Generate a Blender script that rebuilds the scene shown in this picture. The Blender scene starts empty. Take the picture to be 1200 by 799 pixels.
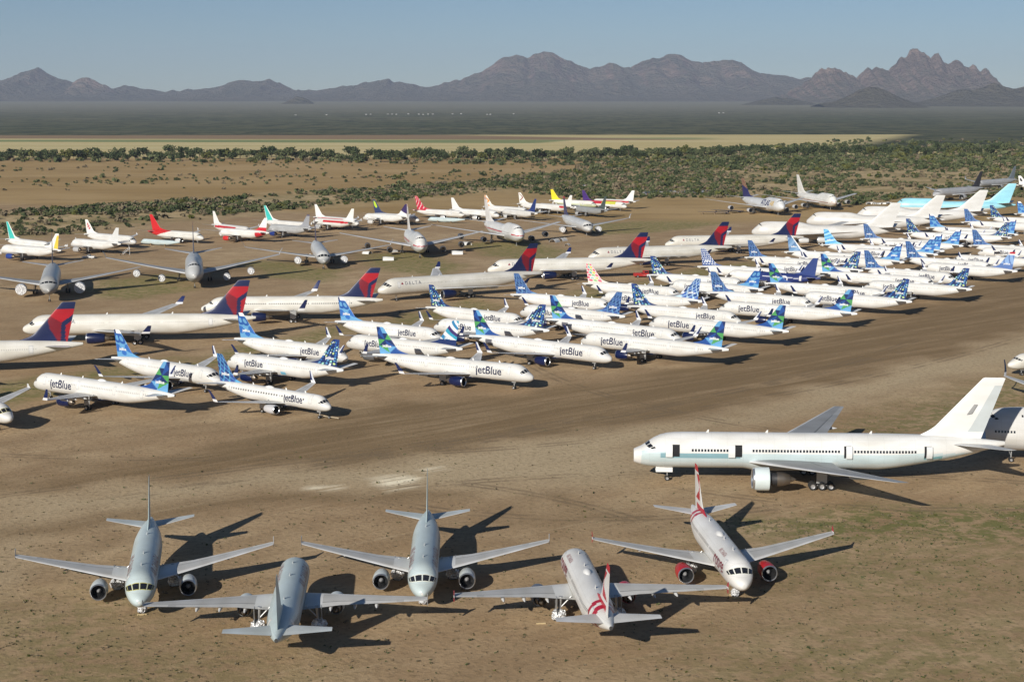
import bpy, bmesh, math, random
import numpy as np
from math import sin, cos, tan, radians, pi, sqrt
S = bpy.context.scene
C = S.collection
rnd = random.Random(7)

# ------------------------------------------------------------------ camera
CAM_H, F_PX, HORIZON = 64.7, 1821.0, 123.4          # helicopter height, focal length and horizon row of the 1200 px photograph
PITCH = math.atan((399.5 - HORIZON) / F_PX)
cam_data = bpy.data.cameras.new('camera')
cam = bpy.data.objects.new('camera', cam_data); C.objects.link(cam)
cam.location = (0, 0, CAM_H)
cam.rotation_euler = (pi / 2 - PITCH, 0, 0)
cam_data.sensor_width = 36.0
cam_data.lens = F_PX / 1200 * 36
cam_data.clip_start = 1.0
cam_data.clip_end = 200000.0
S.camera = cam

# ------------------------------------------------------------------ small helpers
def tag(o, label=None, cat=None, group=None, kind=None):
    if label: o['label'] = label
    if cat: o['category'] = cat
    if group: o['group'] = group
    if kind: o['kind'] = kind
    return o
def link(name, me, parent=None, loc=None, rotz=None):
    o = bpy.data.objects.new(name, me); C.objects.link(o)
    if parent: o.parent = parent
    if loc: o.location = loc
    if rotz is not None: o.rotation_euler = (0, 0, rotz)
    return o
def empty(name, loc, rotz=0.0):
    o = bpy.data.objects.new(name, None); C.objects.link(o)
    o.empty_display_size = 1.0
    o.location = loc; o.rotation_euler = (0, 0, rotz)
    return o
def mesh(name, vs, fs, mats=(), smooth=True, cols=None, mi=None, angle=None):
    me = bpy.data.meshes.new(name)
    me.from_pydata([tuple(v) for v in vs], [], [tuple(f) for f in fs])
    for m in mats: me.materials.append(m)
    if smooth: me.polygons.foreach_set('use_smooth', [True] * len(me.polygons))
    if mi is not None: me.polygons.foreach_set('material_index', mi)
    if cols is not None:
        a = me.attributes.new('paint', 'FLOAT_COLOR', 'FACE')
        a.data.foreach_set('color', np.array([(c[0], c[1], c[2], 1.0) for c in cols], dtype=np.float32).ravel())
    me.update()
    if angle: me.set_sharp_from_angle(angle=radians(angle))
    return me
class MB:
    """collects shapes for ONE mesh"""
    def __init__(s): s.v = []; s.f = []; s.c = []; s.m = []
    def add(s, vs, fs, col=(.8, .8, .8), mi=0):
        n = len(s.v); s.v += [tuple(v) for v in vs]
        for i, f in enumerate(fs):
            s.f.append(tuple(k + n for k in f)); s.c.append(col[i] if isinstance(col, list) else col); s.m.append(mi)
    def box(s, x0, x1, y0, y1, z0, z1, col=(.8, .8, .8), mi=0):
        v = [(x, y, z) for x in (x0, x1) for y in (y0, y1) for z in (z0, z1)]
        s.add(v, [(0, 1, 3, 2), (4, 6, 7, 5), (0, 4, 5, 1), (2, 3, 7, 6), (0, 2, 6, 4), (1, 5, 7, 3)], col, mi)
    def tube(s, p, q, r0, r1=None, n=10, col=(.5, .5, .5), mi=0):
        r1 = r0 if r1 is None else r1
        p = np.array(p, float); q = np.array(q, float); d = q - p; d /= np.linalg.norm(d)
        a = np.cross(d, (0, 0, 1.0) if abs(d[2]) < .9 else (1.0, 0, 0)); a /= np.linalg.norm(a); b = np.cross(d, a)
        v = []
        for c, r in ((p, r0), (q, r1)):
            v += [c + r * (cos(2 * pi * k / n) * a + sin(2 * pi * k / n) * b) for k in range(n)]
        f = [(k, (k + 1) % n, n + (k + 1) % n, n + k) for k in range(n)] + [tuple(range(n - 1, -1, -1)), tuple(range(n, 2 * n))]
        s.add(v, f, col, mi)
    def lathe(s, prof, axis_o=(0, 0, 0), n=24, col=(.5, .5, .5), mi=0, axis='x', closed=False):
        """prof = [(along, radius)], revolved about the x (or y) axis through axis_o"""
        v = []
        for a, r in prof:
            for k in range(n):
                t = 2 * pi * k / n
                if axis == 'x': v.append((axis_o[0] + a, axis_o[1] + r * sin(t), axis_o[2] + r * cos(t)))
                else: v.append((axis_o[0] + r * sin(t), axis_o[1] + a, axis_o[2] + r * cos(t)))
        f = []
        for i in range(len(prof) - 1):
            for k in range(n):
                f.append((i * n + k, i * n + (k + 1) % n, (i + 1) * n + (k + 1) % n, (i + 1) * n + k))
        s.add(v, f, col, mi)
    def build(s, name, mats, smooth=True, angle=35, paint=False):
        return mesh(name, s.v, s.f, mats, smooth, s.c if paint else None, s.m, angle if smooth else None)

# ------------------------------------------------------------------ materials
MATS = {}
def new_mat(name):
    m = bpy.data.materials.new(name); m.use_nodes = True
    nt = m.node_tree; b = nt.nodes['Principled BSDF']
    return m, nt, b
def N(nt, typ, **k):
    n = nt.nodes.new(typ)
    for a, v in k.items():
        if a.startswith('i_'):
            n.inputs[int(a[2:]) if a[2:].isdigit() else a[2:].replace('_', ' ')].default_value = v
        else: setattr(n, a, v)
    return n
def math_n(nt, op, a, b=None, c=None):
    n = nt.nodes.new('ShaderNodeMath'); n.operation = op
    for i, x in enumerate((a, b, c)):
        if x is None: continue
        if isinstance(x, (int, float)): n.inputs[i].default_value = x
        else: nt.links.new(x, n.inputs[i])
    return n.outputs[0]
def mix_n(nt, fac, a, b, blend='MIX'):
    n = nt.nodes.new('ShaderNodeMix'); n.data_type = 'RGBA'; n.blend_type = blend
    for i, x in ((0, fac), (6, a), (7, b)):
        if isinstance(x, (int, float)): n.inputs[i].default_value = x
        elif isinstance(x, tuple): n.inputs[i].default_value = (*x[:3], 1)
        else: nt.links.new(x, n.inputs[i])
    return n.outputs[2]
def dirt(nt, col, scale=.35, lo=.86, streak=True):
    """desert dust and weather streaks over paint"""
    tc = N(nt, 'ShaderNodeTexCoord')
    mp = N(nt, 'ShaderNodeMapping'); nt.links.new(tc.outputs['Object'], mp.inputs[0])
    mp.inputs['Scale'].default_value = (scale * .5, scale, scale * 1.6) if streak else (scale,) * 3
    no = N(nt, 'ShaderNodeTexNoise'); no.inputs['Scale'].default_value = 1.0; no.inputs['Detail'].default_value = 6
    nt.links.new(mp.outputs[0], no.inputs['Vector'])
    r = N(nt, 'ShaderNodeMapRange'); r.inputs[1].default_value = .3; r.inputs[2].default_value = .7
    r.inputs[3].default_value = lo; r.inputs[4].default_value = 1.0
    nt.links.new(no.outputs[0], r.inputs[0])
    oi = N(nt, 'ShaderNodeObjectInfo')
    tone = math_n(nt, 'MULTIPLY_ADD', oi.outputs['Random'], .05, .95)
    k = math_n(nt, 'MULTIPLY', r.outputs[0], tone)
    cm = N(nt, 'ShaderNodeCombineColor')
    nt.links.new(k, cm.inputs[0]); nt.links.new(math_n(nt, 'POWER', k, 1.1), cm.inputs[1]); nt.links.new(math_n(nt, 'POWER', k, 1.35), cm.inputs[2])
    return mix_n(nt, 1.0, col, cm.outputs[0], 'MULTIPLY')
def solid(name, col, rough=.45, metal=0.0, lo=.86, spec=.5):
    key = (name, col)
    if key in MATS: return MATS[key]
    m, nt, b = new_mat(name)
    nt.links.new(dirt(nt, col, lo=lo), b.inputs['Base Color'])
    b.inputs['Roughness'].default_value = rough; b.inputs['Metallic'].default_value = metal
    b.inputs['Specular IOR Level'].default_value = spec
    MATS[key] = m; return m
def painted(name='livery_paint', rough=.38, lo=.87):
    if name in MATS: return MATS[name]
    m, nt, b = new_mat(name)
    at = N(nt, 'ShaderNodeAttribute', attribute_name='paint')
    nt.links.new(dirt(nt, at.outputs['Color'], lo=lo), b.inputs['Base Color'])
    b.inputs['Roughness'].default_value = rough
    MATS[name] = m; return m
def hull_paint(model):
    """livery paint plus the row of cabin windows; each fuselage object says how dark its panes are (win)"""
    key = 'hull_paint_' + model
    if key in MATS: return MATS[key]
    m, nt, b = new_mat('hull_paint')
    M = MODELS[model]; wz, x0, x1, pitch = M['win']; L = M['L']
    at = N(nt, 'ShaderNodeAttribute', attribute_name='paint')
    tc = N(nt, 'ShaderNodeTexCoord'); sp = N(nt, 'ShaderNodeSeparateXYZ'); nt.links.new(tc.outputs['Object'], sp.inputs[0])
    xa = math_n(nt, 'SUBTRACT', L / 2, sp.outputs[0])
    inz = math_n(nt, 'LESS_THAN', math_n(nt, 'ABSOLUTE', math_n(nt, 'SUBTRACT', sp.outputs[2], wz)), .18)
    fx = math_n(nt, 'LESS_THAN', math_n(nt, 'FRACT', math_n(nt, 'DIVIDE', xa, pitch)), .48)
    inx = math_n(nt, 'MULTIPLY', math_n(nt, 'GREATER_THAN', xa, x0), math_n(nt, 'LESS_THAN', xa, x1))
    # blanks at the doors and over the wing box
    gap = math_n(nt, 'GREATER_THAN', math_n(nt, 'FRACT', math_n(nt, 'DIVIDE', math_n(nt, 'SUBTRACT', xa, x0), (x1 - x0) / 3.02)), .06)
    k = math_n(nt, 'MULTIPLY', math_n(nt, 'MULTIPLY', inz, fx), math_n(nt, 'MULTIPLY', inx, gap))
    # skin seams: frames round the hull and lap joints along it
    seam = math_n(nt, 'LESS_THAN', math_n(nt, 'FRACT', math_n(nt, 'DIVIDE', xa, 2.67)), .03)
    lap = math_n(nt, 'LESS_THAN', math_n(nt, 'FRACT', math_n(nt, 'DIVIDE', sp.outputs[2], 1.31)), .045)
    seam = math_n(nt, 'MULTIPLY', math_n(nt, 'MAXIMUM', seam, lap), .13)
    ow = N(nt, 'ShaderNodeAttribute', attribute_name='win'); ow.attribute_type = 'OBJECT'
    k = math_n(nt, 'MULTIPLY', k, ow.outputs['Fac'])
    col = mix_n(nt, k, mix_n(nt, seam, dirt(nt, at.outputs['Color'], lo=.82), (.2, .19, .17)), (.02, .022, .03))
    nt.links.new(col, b.inputs['Base Color'])
    b.inputs['Roughness'].default_value = .33
    MATS[key] = m; return m
WHITE = (.78, .77, .74)
TYRE = solid('tyre_rubber', (.018, .018, .018), .9, lo=.7)
RIM = solid('wheel_rim', (.45, .45, .46), .4, .6)
STEEL = solid('strut_metal', (.45, .46, .47), .4, .5)
LIP = solid('bare_aluminium', (.62, .63, .65), .28, .85)
DARK = solid('engine_dark', (.02, .02, .022), .6)
CORE = solid('exhaust_metal', (.22, .19, .16), .45, .8)
GLASS = solid('cockpit_glass', (.015, .018, .024), .12, lo=.9)
def foil_mat():
    m, nt, b = new_mat('silver_foil')
    b.inputs['Metallic'].default_value = .25; b.inputs['Roughness'].default_value = .4
    tc = N(nt, 'ShaderNodeTexCoord'); v = N(nt, 'ShaderNodeTexVoronoi'); v.inputs['Scale'].default_value = 3.2
    nt.links.new(tc.outputs['Object'], v.inputs['Vector'])
    r = N(nt, 'ShaderNodeMapRange'); r.inputs[3].default_value = .5; r.inputs[4].default_value = .85
    nt.links.new(v.outputs['Distance'], r.inputs[0]); cm = N(nt, 'ShaderNodeCombineColor')
    for i in range(3): nt.links.new(r.outputs[0], cm.inputs[i])
    nt.links.new(cm.outputs[0], b.inputs['Base Color'])
    bp = N(nt, 'ShaderNodeBump'); bp.inputs['Strength'].default_value = .9; bp.inputs['Distance'].default_value = .3
    nt.links.new(v.outputs['Distance'], bp.inputs['Height']); nt.links.new(bp.outputs[0], b.inputs['Normal'])
    return m
FOIL = foil_mat()

SKY_STRENGTH, SUN_ENERGY, EXPOSURE = .052, 5.0, 0.19
HAZE_COL, HAZE_DENSITY = (.62, .74, .95, 1), 2.8e-5
# lengths in metres; x is measured aft from the nose, z up from the ground
def _m(**k): return k
MODELS = {
'A320': _m(L=37.57,R=1.975,H=2.07,zc=3.85,ns='airbus',wing=(11.6,6.7,17.05,27.5,1.6,6.4,2.85,6.0),eng=[5.75],er=1.18,el=4.7,eo=2.7,ez=1.72,
   fin=(29.5,6.0,34.4,2.0,11.76,2.6),stab=(32.0,3.9,35.1,1.35,6.22,4.9,6),gear=(5.07,17.7,3.8,.58,1),win=(4.55,6.3,31.2,.53)),
'A330': _m(L=63.66,R=2.82,H=2.82,zc=4.95,ns='airbus',wing=(19.6,11.2,30.1,31.5,2.4,9.6,3.55,6.0),eng=[9.37],er=1.5,el=6.6,eo=4.6,ez=2.45,
   fin=(50.8,9.3,59.0,3.3,16.8,2.6),stab=(53.6,6.4,59.2,2.2,9.7,6.1,6),gear=(6.7,32.0,5.3,.7,2),win=(5.75,8,53,.53)),
'B777': _m(L=63.73,R=3.1,H=3.1,zc=5.55,ns='boeing',wing=(20.0,14.0,30.46,35.2,2.0,10.2,4.05,6.6),eng=[9.6],er=1.95,el=6.6,eo=5.0,ez=2.75,
   fin=(50.4,9.5,59.6,3.8,18.5,1.2),stab=(53.6,7.2,60.6,2.3,10.76,7.0,7),gear=(5.9,31.8,5.5,.68,3),win=(6.3,9.5,54,.53)),
'B747': _m(L=69.0,R=3.25,H=3.25,zc=5.5,ns='jumbo',wing=(18.6,15.0,32.2,41.0,3.9,12,4.2,7.2),eng=[11.7,20.8],er=1.35,el=6.0,eo=4.2,ez=2.3,
   fin=(53.0,12.6,64.6,4.4,19.4,5.5),stab=(57.5,8.8,66.2,2.6,11.0,7.6,7.5),gear=(7.9,32.0,5.6,.64,2),win=(6.1,8,58,.51)),
'B767': _m(L=54.94,R=2.51,H=2.7,zc=4.75,ns='boeing',wing=(16.4,9.8,23.8,33.5,2.1,7.4,3.5,6.5),eng=[7.9],er=1.4,el=5.6,eo=3.8,ez=2.2,
   fin=(43.2,8.6,51.2,3.2,15.85,2.2),stab=(46.2,6.0,51.6,1.9,9.3,5.9,7),gear=(5.4,28.2,4.65,.6,2),win=(5.45,7,46,.56)),
'E190': _m(L=36.24,R=1.5,H=1.68,zc=3.3,ns='airbus',wing=(12.2,5.6,14.0,27,1.5,5.2,2.35,6.0),eng=[4.7],er=.98,el=4.2,eo=2.6,ez=1.55,
   fin=(28.6,5.4,33.0,1.9,10.57,2.0),stab=(30.6,3.6,34.0,1.2,6.04,4.3,5),gear=(3.2,17.1,2.9,.5,1),win=(3.85,5.6,30.2,.8)),
'B737': _m(L=38.0,R=1.88,H=2.0,zc=3.45,ns='boeing',wing=(11.8,6.8,17.1,27.5,1.5,5.6,2.5,6.6),eng=[4.83],er=1.03,el=4.4,eo=3.3,ez=1.5,
   fin=(28.6,6.2,34.6,2.0,12.5,4.6),stab=(31.8,4.2,36.2,1.3,7.1,4.6,7),gear=(4.0,18.2,2.86,.55,1),win=(4.1,5.6,31.5,.51)),
}
def _stretch(base, d1, d2, **k):
    m = dict(MODELS[base]); m['L'] += d1 + d2
    w = list(m['wing']); w[0] += d1; m['wing'] = tuple(w)
    for key in ('fin', 'stab'):
        f = list(m[key]); f[0] += d1 + d2; f[2] += d1 + d2; m[key] = tuple(f)
    g = list(m['gear']); g[1] += d1; m['gear'] = tuple(g)
    n = list(m['win']); n[2] += d1 + d2; m['win'] = tuple(n)
    m.update(k); return m
MODELS['A319'] = _stretch('A320', -1.6, -2.13)
MODELS['A321'] = _stretch('A320', 4.27, 2.67)
def noz(m): return m['zc'] + {'airbus':-.42,'boeing':-.38,'jumbo':-.12}[m['ns']] * m['H']
def coz(m): return m['zc'] + .52 * m['H']
def le_x(m, y):
    import math
    w = m['wing']; return w[0] + (y - m['R']) * math.tan(math.radians(w[3]))
def wing_z(m, y):
    import math
    w = m['wing']; return w[6] + (y - m['R']) * math.tan(math.radians(w[7]))
MODELS['B777C'] = dict(MODELS['B777'], short=True)
# ------------------------------------------------------------------ airliner geometry
_prof = {}
def smooth_interp(x, xs, ys):
    """monotone-ish cubic interpolation"""
    xs = np.asarray(xs); ys = np.asarray(ys); m = np.gradient(ys, xs)
    i = np.clip(np.searchsorted(xs, x) - 1, 0, len(xs) - 2); h = xs[i + 1] - xs[i]; t = np.clip((x - xs[i]) / h, 0, 1)
    r = (2 * t**3 - 3 * t**2 + 1) * ys[i] + (t**3 - 2 * t**2 + t) * h * m[i] + (-2 * t**3 + 3 * t**2) * ys[i + 1] + (t**3 - t**2) * h * m[i + 1]
    return np.clip(r, np.minimum(ys[i], ys[i + 1]), np.maximum(ys[i], ys[i + 1]))
NOSE = {
 'airbus': dict(d=[0, .04, .12, .3, .6, .95, 1.3, 1.75, 2.2, 2.8], w=[.01, .15, .27, .44, .64, .8, .91, .975, 1, 1],
   t=[-.40, -.27, -.16, -.02, .15, .44, .74, .92, .985, 1], b=[-.43, -.56, -.65, -.77, -.88, -.95, -.98, -.995, -1, -1]),
 'boeing': dict(d=[0, .04, .14, .38, .75, 1.1, 1.5, 2.0, 2.6, 3.2], w=[.01, .13, .25, .44, .65, .8, .91, .975, 1, 1],
   t=[-.36, -.24, -.14, .02, .2, .46, .74, .92, .985, 1], b=[-.40, -.52, -.61, -.74, -.87, -.945, -.98, -.995, -1, -1]),
 'jumbo': dict(d=[0, .04, .15, .42, .85, 1.2, 1.6, 2.1, 2.7, 3.4], w=[.01, .16, .31, .52, .73, .85, .93, .98, 1, 1],
   t=[-.10, .06, .2, .48, .86, 1.19, 1.36, 1.43, 1.46, 1.46], b=[-.14, -.3, -.42, -.58, -.76, -.88, -.95, -.985, -1, -1]),
}
import functools
@functools.lru_cache(maxsize=None)
def section(model, x):
    """half width, top, bottom, widest height, hump of the hull x metres behind the nose"""
    M = MODELS[model]; R, H, L, zc = M['R'], M['H'], M['L'], M['zc']; n = NOSE[M['ns']]
    if M.get('short') and x < 12: x = 1.05 + x * (1 - 1.05 / 12)        # nose cone taken off: the hull starts at a flat bulkhead
    d = x / H
    w = float(smooth_interp(d, n['d'], n['w'])); t = float(smooth_interp(d, n['d'], n['t'])); b = float(smooth_interp(d, n['d'], n['b']))
    mid = (t + b) / 2 if d < 2.2 else 0
    zw = mid * max(0, 1 - d / 2.0) if M['ns'] != 'jumbo' else min(0, mid) * max(0, 1 - d / 1.5)
    hump = 0.0
    if M['ns'] == 'jumbo':
        k = min(max((x - 20.5) / 9.5, 0), 1); k = k * k * (3 - 2 * k)
        t = t + (1.0 - t) * k if x > 20.5 else t
        hump = max(0, t - 1.0) / .46
    xs = L * .66; s = min(max((x - xs) / (L - xs), 0), 1)
    w *= 1 - .89 * s**1.75; t -= .36 * s**2.2; b += 1.40 * s**1.3; zw = zw + .52 * s**1.5
    wg = M['wing']; a0, a1 = wg[0] - 1.2, wg[0] + wg[1] + 1.8
    if a0 < x < a1:
        k = min((x - a0) / 2.5, (a1 - x) / 2.5, 1); k = k * k * (3 - 2 * k); b -= .13 * k
    return w * R, zc + t * H, zc + b * H, zc + zw * H, hump
def hull_point(model, x, th):
    w, zt, zb, zw, hump = section(model, x)
    c = cos(th)
    y = w * sin(th)
    if c > 0:
        y *= 1 - .22 * hump * c * c
        return (MODELS[model]['L'] / 2 - x, y, zw + (zt - zw) * c)
    return (MODELS[model]['L'] / 2 - x, y, zw + (zw - zb) * c)
def hull_y(model, x, z):
    w, zt, zb, zw, hump = section(model, x)
    c = (z - zw) / ((zt - zw) if z > zw else (zw - zb))
    c = min(max(c, -1), 1)
    y = w * sqrt(max(0, 1 - c * c))
    if c > 0: y *= 1 - .22 * hump * c * c
    return y
MESH = {}
def cached(fn):
    def g(*a):
        k = (fn.__name__,) + a
        if k not in MESH: MESH[k] = fn(*a)
        return MESH[k]
    return g
@cached
def fuselage_mesh(model, livery, cut=0.0):
    M = MODELS[model]; L = M['L']; H = M['H']
    xs = [0, .02, .05, .1, .18, .3, .45, .65, .9, 1.2, 1.55, 1.95, 2.4, 2.9]
    xs = [x * H / 1.0 * .95 for x in xs]
    xs = [x for x in xs if x > cut]
    if cut: xs = [cut] + xs
    x = xs[-1]; stp = L / 118
    while x < L - stp * .7: x += stp; xs.append(min(x, L))
    if xs[-1] < L: xs.append(L)
    n = 44; v = []; f = []; cols = []
    colf = HULL.get(livery, HULL['white'])
    for x in xs:
        for k in range(n): v.append(hull_point(model, min(x, L - .001), 2 * pi * k / n - pi))
    for i in range(len(xs) - 1):
        for k in range(n):
            f.append((i * n + k, i * n + (k + 1) % n, (i + 1) * n + (k + 1) % n, (i + 1) * n + k))
            th = 2 * pi * (k + .5) / n - pi; xm = (xs[i] + xs[i + 1]) / 2
            p = hull_point(model, min(xm, L - .01), th)
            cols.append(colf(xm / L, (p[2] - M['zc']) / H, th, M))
    f.append(tuple(range(n - 1, -1, -1))); cols.append((.66, .66, .65))
    f.append(tuple((len(xs) - 1) * n + k for k in range(n))); cols.append((.05, .05, .05))
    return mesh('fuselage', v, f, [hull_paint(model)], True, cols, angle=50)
AIRFOIL_U = [0, .006, .025, .07, .14, .25, .4, .55, .68, .72, .86, 1.0]
def foil_z(u, t): return t * (1.4845 * sqrt(u) - .63 * u - 1.758 * u**2 + 1.4215 * u**3 - .5075 * u**4) if u < 1 else .004
def blade(secs, colf, horizontal=True, side=1, n_u=AIRFOIL_U):
    """secs = [(span, x_le, chord, offset, thickness)], x aft; wing: span along y, offset along z; fin: span along z"""
    v = []; f = []; cols = []
    nu = len(n_u); ring = 2 * nu - 2
    for sp, xl, ch, off, th in secs:
        pts = [(u, foil_z(u, th) * ch * .5) for u in n_u] + [(u, -foil_z(u, th) * ch * .42) for u in n_u[-2:0:-1]]
        for u, z in pts:
            x = -(xl + u * ch)
            v.append((x, side * sp, off + z) if horizontal else (x, z, sp))
    ns = len(secs)
    for i in range(ns - 1):
        vm = (i + .5) / (ns - 1)
        for k in range(ring):
            k2 = (k + 1) % ring
            q = (i * ring + k, i * ring + k2, (i + 1) * ring + k2, (i + 1) * ring + k)
            f.append(q if (side > 0) == horizontal else q[::-1])
            if k < nu - 1: u = (n_u[k] + n_u[k + 1]) / 2; up = True
            else:
                kk = k - (nu - 1); r = n_u[::-1]; u = (r[kk] + r[min(kk + 1, nu - 1)]) / 2; up = False
            cols.append(colf(u, vm, up))
    for i, rev in ((0, True), (ns - 1, False)):
        q = tuple(i * ring + k for k in range(ring))
        f.append(q[::-1] if rev else q); cols.append(colf(.5, 0 if i == 0 else 1, True))
    return v, f, cols
def wing_col(style):
    g = {'grey': (.36, .365, .365), 'light': (.5, .5, .495), 'ice': (.50, .495, .475), 'white': (.5, .5, .5), 'cathay': (.25, .26, .27)}[style]
    def fn(u, v, up):
        if u < .05: return (.66, .67, .68)
        if not up: return tuple(c * 1.15 for c in g)
        if u < .14: return tuple(min(1, c * 1.32) for c in g)
        if style == 'ice' and v < .16 and .14 < u < .8: return (.68, .69, .68) if v > .05 else g
        if .66 < u < .72 and .1 < v < .78: return tuple(c * .5 for c in g)
        if u > .7 and .12 < v < .72: return tuple(c * 1.16 for c in g)
        if u > .72 and v > .76 and v < .94: return tuple(c * 1.3 for c in g)
        return g
    return fn
@cached
def wing_mesh(model, side, style):
    M = MODELS[model]; x0, c0, semi, sw, ct, ky, z0, dih = M['wing']; R = M['R']; L = M['L']
    t = tan(radians(sw)); xk = x0 + (ky - R) * t; te_k = x0 + c0 + (.02 if model != 'B747' else 1.6); ck = te_k - xk
    xt = x0 + (semi - R) * t
    secs = []
    ys = [R * .5] + [R + (ky - R) * i / 4 for i in range(5)] + [ky + (semi - ky) * i / 12 for i in range(1, 13)]
    for y in ys:
        xl = x0 + (y - R) * t
        if y <= ky: te = (x0 + c0) + (te_k - x0 - c0) * max(0, (y - R)) / (ky - R)
        else: te = te_k + (xt + ct - te_k) * (y - ky) / (semi - ky)
        k = max(0, (y - R) / (semi - R))
        z = z0 + (y - R) * tan(radians(dih)) + .5 * k * k * (semi / 17) * .25
        secs.append((y, xl - L / 2, te - xl, z, .135 - .035 * k))
    secs.append((semi + .18, xt + .25 - L / 2, ct * .72, secs[-1][3] + .04, .07))
    v, f, c = blade(secs, wing_col(style), True, side)
    return mesh('wing', v, f, [painted('wing_paint', .42, .8)], True, c, angle=40)
def tip_of(model):
    M = MODELS[model]; x0, c0, semi, sw, ct, ky, z0, dih = M['wing']
    return x0 + (semi - M['R']) * tan(radians(sw)), semi, z0 + (semi - M['R']) * tan(radians(dih)) + .125 * semi / 17, ct
@cached
def winglet_mesh(model, side, kind, col):
    M = MODELS[model]; xt, semi, zt, ct = tip_of(model); L = M['L']
    h, sweep, cant = {'sharklet': (2.5, .75, .22), 'fence': (.8, .9, .03), 'big': (3.3, .7, .35), 'raked': (2.2, .9, .55)}[kind]
    mb = MB()
    base = (.7, .7, .71)
    rows = [0, .1, .22, .4, .6, .8, 1.0]
    def strip(sgn, hh, c_of):
        ring = []
        for k in rows:
            xl = xt + (.05 if kind == 'sharklet' else .35) * ct + hh * sweep * k; ch = ct * (.93 - .55 * k) * (1 if kind != 'fence' else .75)
            y = semi + .1 + hh * cant * (k * k * .6 + k * .4) * 1.0 + .12; z = zt + sgn * hh * k
            ring.append([(L / 2 - xl, side * (y - .0), z), (L / 2 - xl - ch * .45, side * (y + .06), z), (L / 2 - xl - ch, side * y, z), (L / 2 - xl - ch * .45, side * (y - .06), z)])
        vs = [p for r in ring for p in r]; fs = []; cs = []
        for i in range(len(rows) - 1):
            for q in range(4):
                fs.append((i * 4 + q, i * 4 + (q + 1) % 4, (i + 1) * 4 + (q + 1) % 4, (i + 1) * 4 + q)); cs.append(c_of(rows[i], q))
        fs.append((len(vs) - 4, len(vs) - 3, len(vs) - 2, len(vs) - 1)); cs.append(c_of(1, 0))
        fs.append((3, 2, 1, 0)); cs.append(c_of(0, 0))
        mb.add(vs, fs, cs)
    cf = (lambda k, q: base if k < .2 else (col if q in (0, 1, 2) else (.55, .57, .62) if kind == 'sharklet' else col))
    strip(1, h, cf)
    if kind == 'fence': strip(-1, h * .8, cf)
    me = mb.build('winglet', [painted('winglet_paint')], True, 30, True)
    bm = bmesh.new(); bm.from_mesh(me); bmesh.ops.recalc_face_normals(bm, faces=bm.faces); bm.to_mesh(me); bm.free()
    return me
@cached
def fairing_mesh(model, side, k):
    """flap track fairing under the trailing edge"""
    M = MODELS[model]; x0, c0, semi, sw, ct, ky, z0, dih = M['wing']; R = M['R']; L = M['L']
    y = R + (semi - R) * (.22, .42, .6)[k]; t = tan(radians(sw)); xl = x0 + (y - R) * t
    xt = x0 + (semi - R) * t
    te = x0 + c0 if y < ky else x0 + c0 + (xt + ct - x0 - c0) * (y - ky) / (semi - ky)
    ln = (te - xl) * .62 + .8; r = .2 * (M['R'] / 2) + .05
    mb = MB()
    prof = [(0, .01), (-.1 * ln, r * .7), (-.3 * ln, r), (-.6 * ln, r * .95), (-.85 * ln, r * .55), (-ln, .01)]
    mb.lathe(prof, (L / 2 - te + ln * .78, side * y, z0 + (y - R) * tan(radians(dih)) - .12 - r), 10)
    return mb.build('flap_track_fairing', [solid('fairing_grey', (.6, .61, .62))], True, 60)
@cached
def stab_mesh(model, side, col):
    M = MODELS[model]; xr, cr, xt, ct, semi, z, dih = M['stab']; L = M['L']
    secs = []
    for i in range(9):
        k = i / 8; y = semi * (.02 + .98 * k)
        secs.append((y, xr + (xt - xr) * k - L / 2, cr + (ct - cr) * k, z + y * tan(radians(dih)), .1 - .02 * k))
    def cf(u, v, up):
        if u < .05: return (.66, .67, .68)
        return col if u < .68 else tuple(min(1, c * 1.08) for c in col)
    v, f, c = blade(secs, cf, True, side)
    return mesh('tailplane', v, f, [painted('wing_paint', .42, .8)], True, c, angle=40)
FIN_U = [0, .005, .02] + [.05 + .95 * i / 26 for i in range(27)]
@cached
def fin_mesh(model, livery):
    M = MODELS[model]; xr, cr, xt, ct, zt, dors = M['fin']; L = M['L']; zr = M['zc'] + M['H'] * .72
    zv = M['zc'] + M['H'] * .96
    secs = []; n = 46
    for i in range(n):
        k = -.14 + 1.14 * i / (n - 1); z = zv + (zt - zv) * k
        if i == 0: z = min(z, zr)
        xl = xr + (xt - xr) * k; te = xr + cr + (xt + ct - xr - cr) * k
        d = dors * max(0, 1 - max(k, 0) / .2)**2.2 if k > -.2 else dors
        secs.append((z, xl - d - L / 2, te - xl + d, 0, (.1 - .02 * k) * (te - xl) / (te - xl + d)))
    secs.append((zt + .12, xt + .35 - L / 2, ct * .8, 0, .03))
    fc = FIN.get(livery, FIN['white'])
    def cf(u, v, up):
        k = -.14 + 1.14 * v; kk = min(max(k, 0), 1)
        d = dors * max(0, 1 - kk / .2)**2.2
        ch = (cr + (xt + ct - xr - cr - xt + xr) * kk)
        uu = (u * (ch + d) - d) / ch
        return fc(min(max(uu, 0), 1), kk)
    v, f, c = blade(secs, cf, False, 1, FIN_U)
    return mesh('tail_fin', v, f, [painted('livery_paint')], True, c, angle=40)
def engine_pos(model):
    M = MODELS[model]
    out = []
    for y in M['eng']:
        out.append((M['L'] / 2 - (le_x(M, y) - M['eo']), y, M['ez'] + (0 if y == M['eng'][0] else wing_z(M, y) - wing_z(M, M['eng'][0]))))
    return out
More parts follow.
